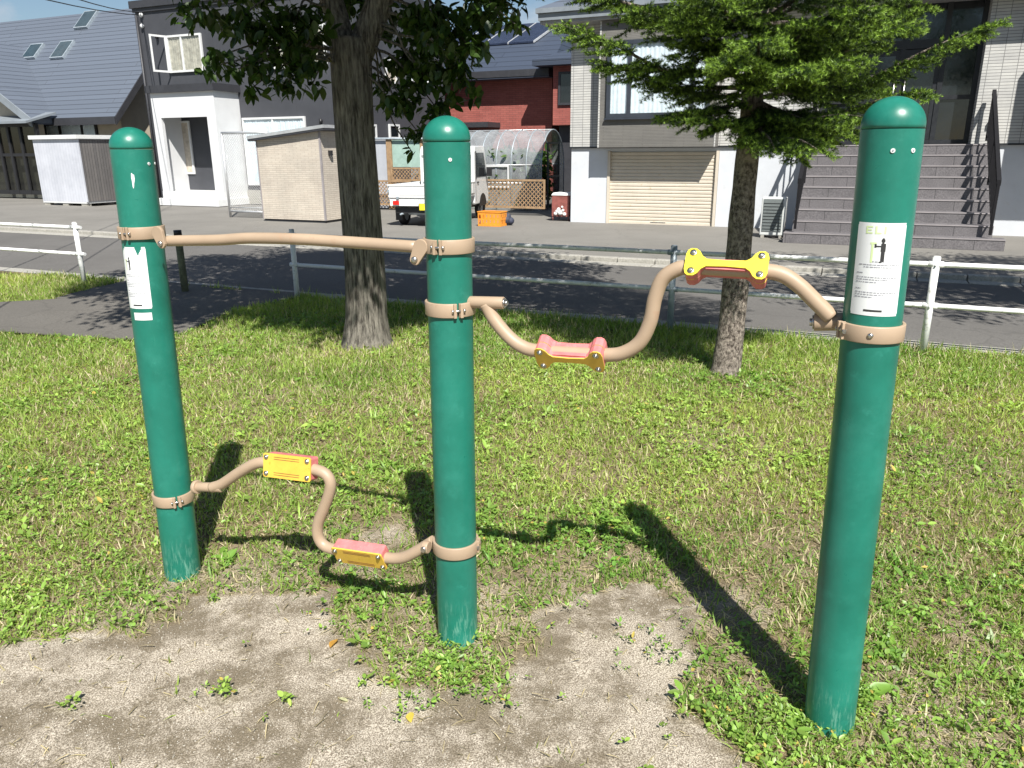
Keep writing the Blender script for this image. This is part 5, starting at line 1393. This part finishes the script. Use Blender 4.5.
# wing at the right
uw0, uw1 = W(553, 90, V3-.8)[0], W(600, 90, V3-.8)[0]; zw = W(560, 66, V3-.8)[1]; zl = W(560, 125, V3-.8)[1]
s = BMB(); s.box((uw0, V3-.8, zl), (uw1, V3+6, zw)); bpart('wing_wall', s, 'redbrick', rh)
s = BMB(); s.box((uw0+.1, V3-.4, -.02), (uw1, V3+6, zl-.003)); bpart('wing_base', s, 'coping', rh)
s = BMB(); s.hexa([(uw0-.6, V3-1.3, zw), (uw1, V3-1.3, zw), (uw1, V3+4, zw), (uw0-.6, V3+4, zw), (uw0-.6, V3-1.3, zw+.2), (uw1, V3-1.3, zw+.2), (uw1, V3+3, zw+1.3), (uw0+.9, V3+3, zw+1.3)]); bpart('wing_roof', s, 'navyroof', rh)
a, z1 = W(559, 72, V3-.8); b_, z0 = W(569, 105, V3-.8); window(rh, a, b_+.5, z0, z1, V3-.8, 'coping', dark=True, fw=.08)
a, z1 = W(425, 118, V3-1); b_, z0 = W(489, 127, V3-1)
s = BMB(); s.box((a-2, V3-1.1, z0), (b_, V3-.002, z0+.18)); bpart('awning', s, 'coping', rh)

# ---- overhead cables
wt = thing('overhead_cable', 'two thin black overhead cables running from the charcoal house wall up to the left', 'cable', B(*UV(AT(140, 14, 17))[:2], 0)*0+B(W(141, 14, V1-.06)[0], V1-.06, 0))
for (px, py, dz) in ((78, -6, 0), (96, -8, 0)):
    a = B(W(141, 15, V1-.06)[0], V1-.06, W(141, 15, V1-.06)[1]+(.0 if px == 78 else .08)); b_ = AT(px, py, 19.5)
    far = a+(b_-a)*3.2; pts = [a.lerp(far, i/12)+Vector((0, 0, -.9*(1-(2*i/12-1)**2)*.35)) for i in range(13)]
    s = MB(); s.tube(pts, .012, 5); part('cable', s, 'wire', wt)

#@@TRUCK
# ------------------------------------------------------------------ kei truck (local frame: x right, y forward, z up)
ra = G(386, 221); rear_left = AT(388.5, 200, 17.9); rear_left.z = 0
hd = math.radians(-13.5)
tk = thing('pickup_truck', 'small white cab over pickup truck parked behind the middle green post, seen from the rear', 'truck', rear_left+Matrix.Rotation(hd, 3, 'Z') @ Vector((.735, 0, 0)), hd)
def tpart(name, mb, mats, parent=tk, **kw): return part(name, mb, mats, parent, world=False, **kw)
s = MB(); s.box((-.62, .1, .30), (.62, 3.2, .42)); tpart('chassis', s, 'black')
# cab profile
prof = [(2.08, .40), (2.08, 1.62), (2.16, 1.76), (2.95, 1.77), (3.08, 1.66), (3.36, .98), (3.40, .62), (3.38, .36), (2.12, .36)]
s = MB(); s.prism([(-.70, y, z) for y, z in prof], (1.40, 0, 0)); cab = tpart('cab', s, 'truck', bevel=.035)
s = MB(); s.box((-.52, 2.062, 1.08), (.52, 2.078, 1.58)); tpart('rear_window', s, 'darkglass', cab)
for sx in (-1, 1):
    s = MB(); ol = [(sx*.702, 2.25, 1.02), (sx*.702, 2.25, 1.60), (sx*.702, 2.92, 1.60), (sx*.702, 3.2, 1.02)]; s.prism(ol, (sx*.006, 0, 0)); tpart('side_window', s, 'darkglass', cab)
    s = MB(); s.box((sx*.7015, 2.22, .97), (sx*.712, 2.238, 1.64)); s.box((sx*.7015, 2.19, .44), (sx*.7055, 2.2, 1.64)); s.box((sx*.702, 2.30, .88), (sx*.725, 2.42, .91)); tpart('door_trim', s, 'black', cab)
    s = MB(); s.box((sx*.74, 3.06, 1.02), (sx*.88, 3.10, 1.24)); s.tube([(sx*.70, 3.12, 1.03), (sx*.76, 3.09, 1.07)], .012, 8); tpart('wing_mirror', s, 'black', cab, bevel=.01)
s = MB(); s.hexa([(-.6, 3.12, 1.60), (.6, 3.12, 1.60), (.6, 3.13, 1.60), (-.6, 3.13, 1.60), (-.6, 3.12, 1.61), (.6, 3.12, 1.61), (.6, 3.13, 1.61), (-.6, 3.13, 1.61)])
# bed
s = MB(); s.box((-.72, .0, .60), (.72, 2.02, .655)); bed = tpart('bed_floor', s, 'truck')
s = MB(); s.box((-.735, .0, .655), (-.70, 2.02, .93)); s.box((-.745, .0, .905), (-.695, 2.02, .93)); 
for i in range(5): s.box((-.742, .15+.4*i, .66), (-.7355, .2+.4*i, .90))
tpart('side_gate', s, 'truck', bevel=.006)
s = MB(); s.box((.70, .0, .655), (.735, 2.02, .93)); s.box((.695, .0, .9055), (.745, 2.02, .931)); 
for i in range(5): s.box((.7355, .15+.4*i, .66), (.742, .2+.4*i, .90))
tpart('side_gate', s, 'truck', bevel=.006)
s = MB(); s.box((-.70, -.03, .645), (.70, .0, .93)); s.box((-.735, -.045, .905), (.735, .0, .935)); s.box((-.66, -.036, .70), (.66, -.03, .86)); tg = tpart('tailgate', s, 'truck', bevel=.005)
for sx in (-1, 1):
    s = MB(); s.box((sx*.5-.03, -.05, .62), (sx*.5+.03, -.03, .67)); s.box((sx*.70, -.045, .76), (sx*.745, -.02, .82)); tpart('latch', s, 'zinc', tg)
s = MB()
for x_ in (-.66, -.22, .22, .66): s.box((x_-.015, 2.03, .655), (x_+.015, 2.055, 1.55))
s.box((-.675, 2.03, 1.55), (.675, 2.055, 1.585)); s.box((-.645, 2.031, .93), (.645, 2.054, .955)); tpart('headboard_rack', s, 'truck')
# rear panel with lamps
s = MB(); s.box((-.70, -.01, .46), (.70, .03, .60)); rp_ = tpart('rear_panel', s, 'truck', bevel=.006)
for sx in (-1, 1):
    s = MB(); s.box((sx*.55-.075, -.03, .485), (sx*.55+.075, -.0105, .575)); tpart('tail_lamp', s, 'redlamp', rp_, bevel=.006)
s = MB(); s.box((.0, -.04, .36), (.36, -.025, .52), 0); pl_ = tpart('plate_holder', s, 'black', rp_)
s = MB(); s.box((.015, -.045, .375), (.345, -.0405, .515)); tpart('number_plate', s, 'plate', rp_)
s = MB(); s.tube([(-.35, .25, .30), (.1, .25, .30)], .055, 10); s.tube([(-.45, -.02, .28), (-.45, .5, .28)], .022, 8); tpart('exhaust', s, 'zinc')
for i, (x_, y_) in enumerate(((-.61, .62), (.61, .62), (-.62, 2.82), (.62, 2.82))):
    s = MB(); R_ = .265; w_ = .075
    pr = [(R_-.09, -w_), (R_-.02, -w_), (R_, -w_+.02), (R_, w_-.02), (R_-.02, w_), (R_-.09, w_)]
    n_ = 28; o_ = len(s.v)
    for k in range(n_):
        w = 2*PI*k/n_
        for r_, xx in pr: s.v.append(Vector((x_+xx, y_+math.cos(w)*r_, R_+math.sin(w)*r_)))
    for k in range(n_):
        for j in range(5): s.f.append([k*6+j, ((k+1) % n_)*6+j, ((k+1) % n_)*6+j+1, k*6+j+1]); s.m.append(0); s.sm.append(True)
    whl = tpart('wheel', s, 'rubber')
    s = MB(); sd = 1 if x_ > 0 else -1; s.tube([(x_-sd*.06, y_, R_), (x_+sd*.045, y_, R_), (x_+sd*.05, y_, R_)], [R_-.088, R_-.088, .06], 24); tpart('rim', s, 'zinc', whl)
    if y_ < 1:
        s = MB(); s.box((x_-.08, y_-.34, .12), (x_+.08, y_-.32, .42)); tpart('mud_flap', s, 'black')
for sx in (-1, 1):
    s = MB(); ol = []
    for k in range(17): w = PI*k/16; ol.append((sx*.703, 2.82+math.cos(w)*.33, .30+math.sin(w)*.31))
    s.prism(ol, (sx*.004, 0, 0)); tpart('wheel_arch', s, 'black', cab)

#@@LIGHT
# ------------------------------------------------------------------ light, sky, camera
sun_dir = Vector((.225, -.974, 0)).normalized()*math.cos(math.radians(50)); sun_dir.z = math.sin(math.radians(50))
sl = bpy.data.lights.new('sun', 'SUN'); sl.energy = 5.0; sl.angle = math.radians(.53); sl.color = (1.0, .96, .89)
so = bpy.data.objects.new('sun', sl); COL.objects.link(so); so.rotation_euler = (-sun_dir).to_track_quat('-Z', 'Y').to_euler()
wd = bpy.data.worlds.new('World'); sc.world = wd; wd.use_nodes = True; nt = wd.node_tree; nt.nodes.clear()
out = nt.nodes.new('ShaderNodeOutputWorld'); bg = nt.nodes.new('ShaderNodeBackground'); sky = nt.nodes.new('ShaderNodeTexSky')
sky.sky_type = 'NISHITA'; sky.sun_disc = False; sky.sun_elevation = math.radians(50); sky.sun_rotation = math.atan2(sun_dir.x, sun_dir.y); sky.air_density = 1.15; sky.dust_density = .2; sky.ozone_density = 3.5
tc = N(nt, 'TexCoord'); mp = N(nt, 'Mapping'); mp.inputs['Scale'].default_value = (1, 1, 2.2); mp.inputs['Location'].default_value = (.35, .1, .0); L(nt, tc.outputs['Generated'], mp.inputs[0])
cn = N(nt, 'TexNoise', Scale=2.6, Detail=9, Roughness=.58); L(nt, mp.outputs[0], cn.inputs['Vector'])
cf = ramp(nt, cn.outputs['Fac'], .53, .64)
cshade = N(nt, 'TexNoise', Scale=7, Detail=6, Roughness=.6); L(nt, mp.outputs[0], cshade.inputs['Vector'])
ccol = mixc(nt, ramp(nt, cshade.outputs['Fac'], .35, .65), (4.6, 5.3, 6.4), (9.5, 9.7, 10.2))
L(nt, mixc(nt, cf, sky.outputs[0], ccol), bg.inputs[0]); bg.inputs[1].default_value = .05
L(nt, bg.outputs[0], out.inputs[0])
cd = bpy.data.cameras.new('camera'); co_ = bpy.data.objects.new('camera', cd); COL.objects.link(co_); sc.camera = co_
cd.sensor_fit = 'HORIZONTAL'; cd.sensor_width = 36; cd.lens = FPX/1024*36; cd.clip_start = .05; cd.clip_end = 2000
co_.matrix_world = Matrix.Translation((0, 0, CH)) @ Matrix.Rotation(math.radians(90)-PITCH, 4, 'X') @ Matrix.Rotation(-ROLL, 4, 'Z')
sc.view_settings.view_transform = 'Standard'; sc.view_settings.look = 'None'; sc.view_settings.exposure = 0.80; sc.view_settings.gamma = 1; sc.view_settings.use_curve_mapping = False
sc.cycles.max_bounces = 6; sc.cycles.transparent_max_bounces = 12
sc.render.resolution_x = 1024; sc.render.resolution_y = 768
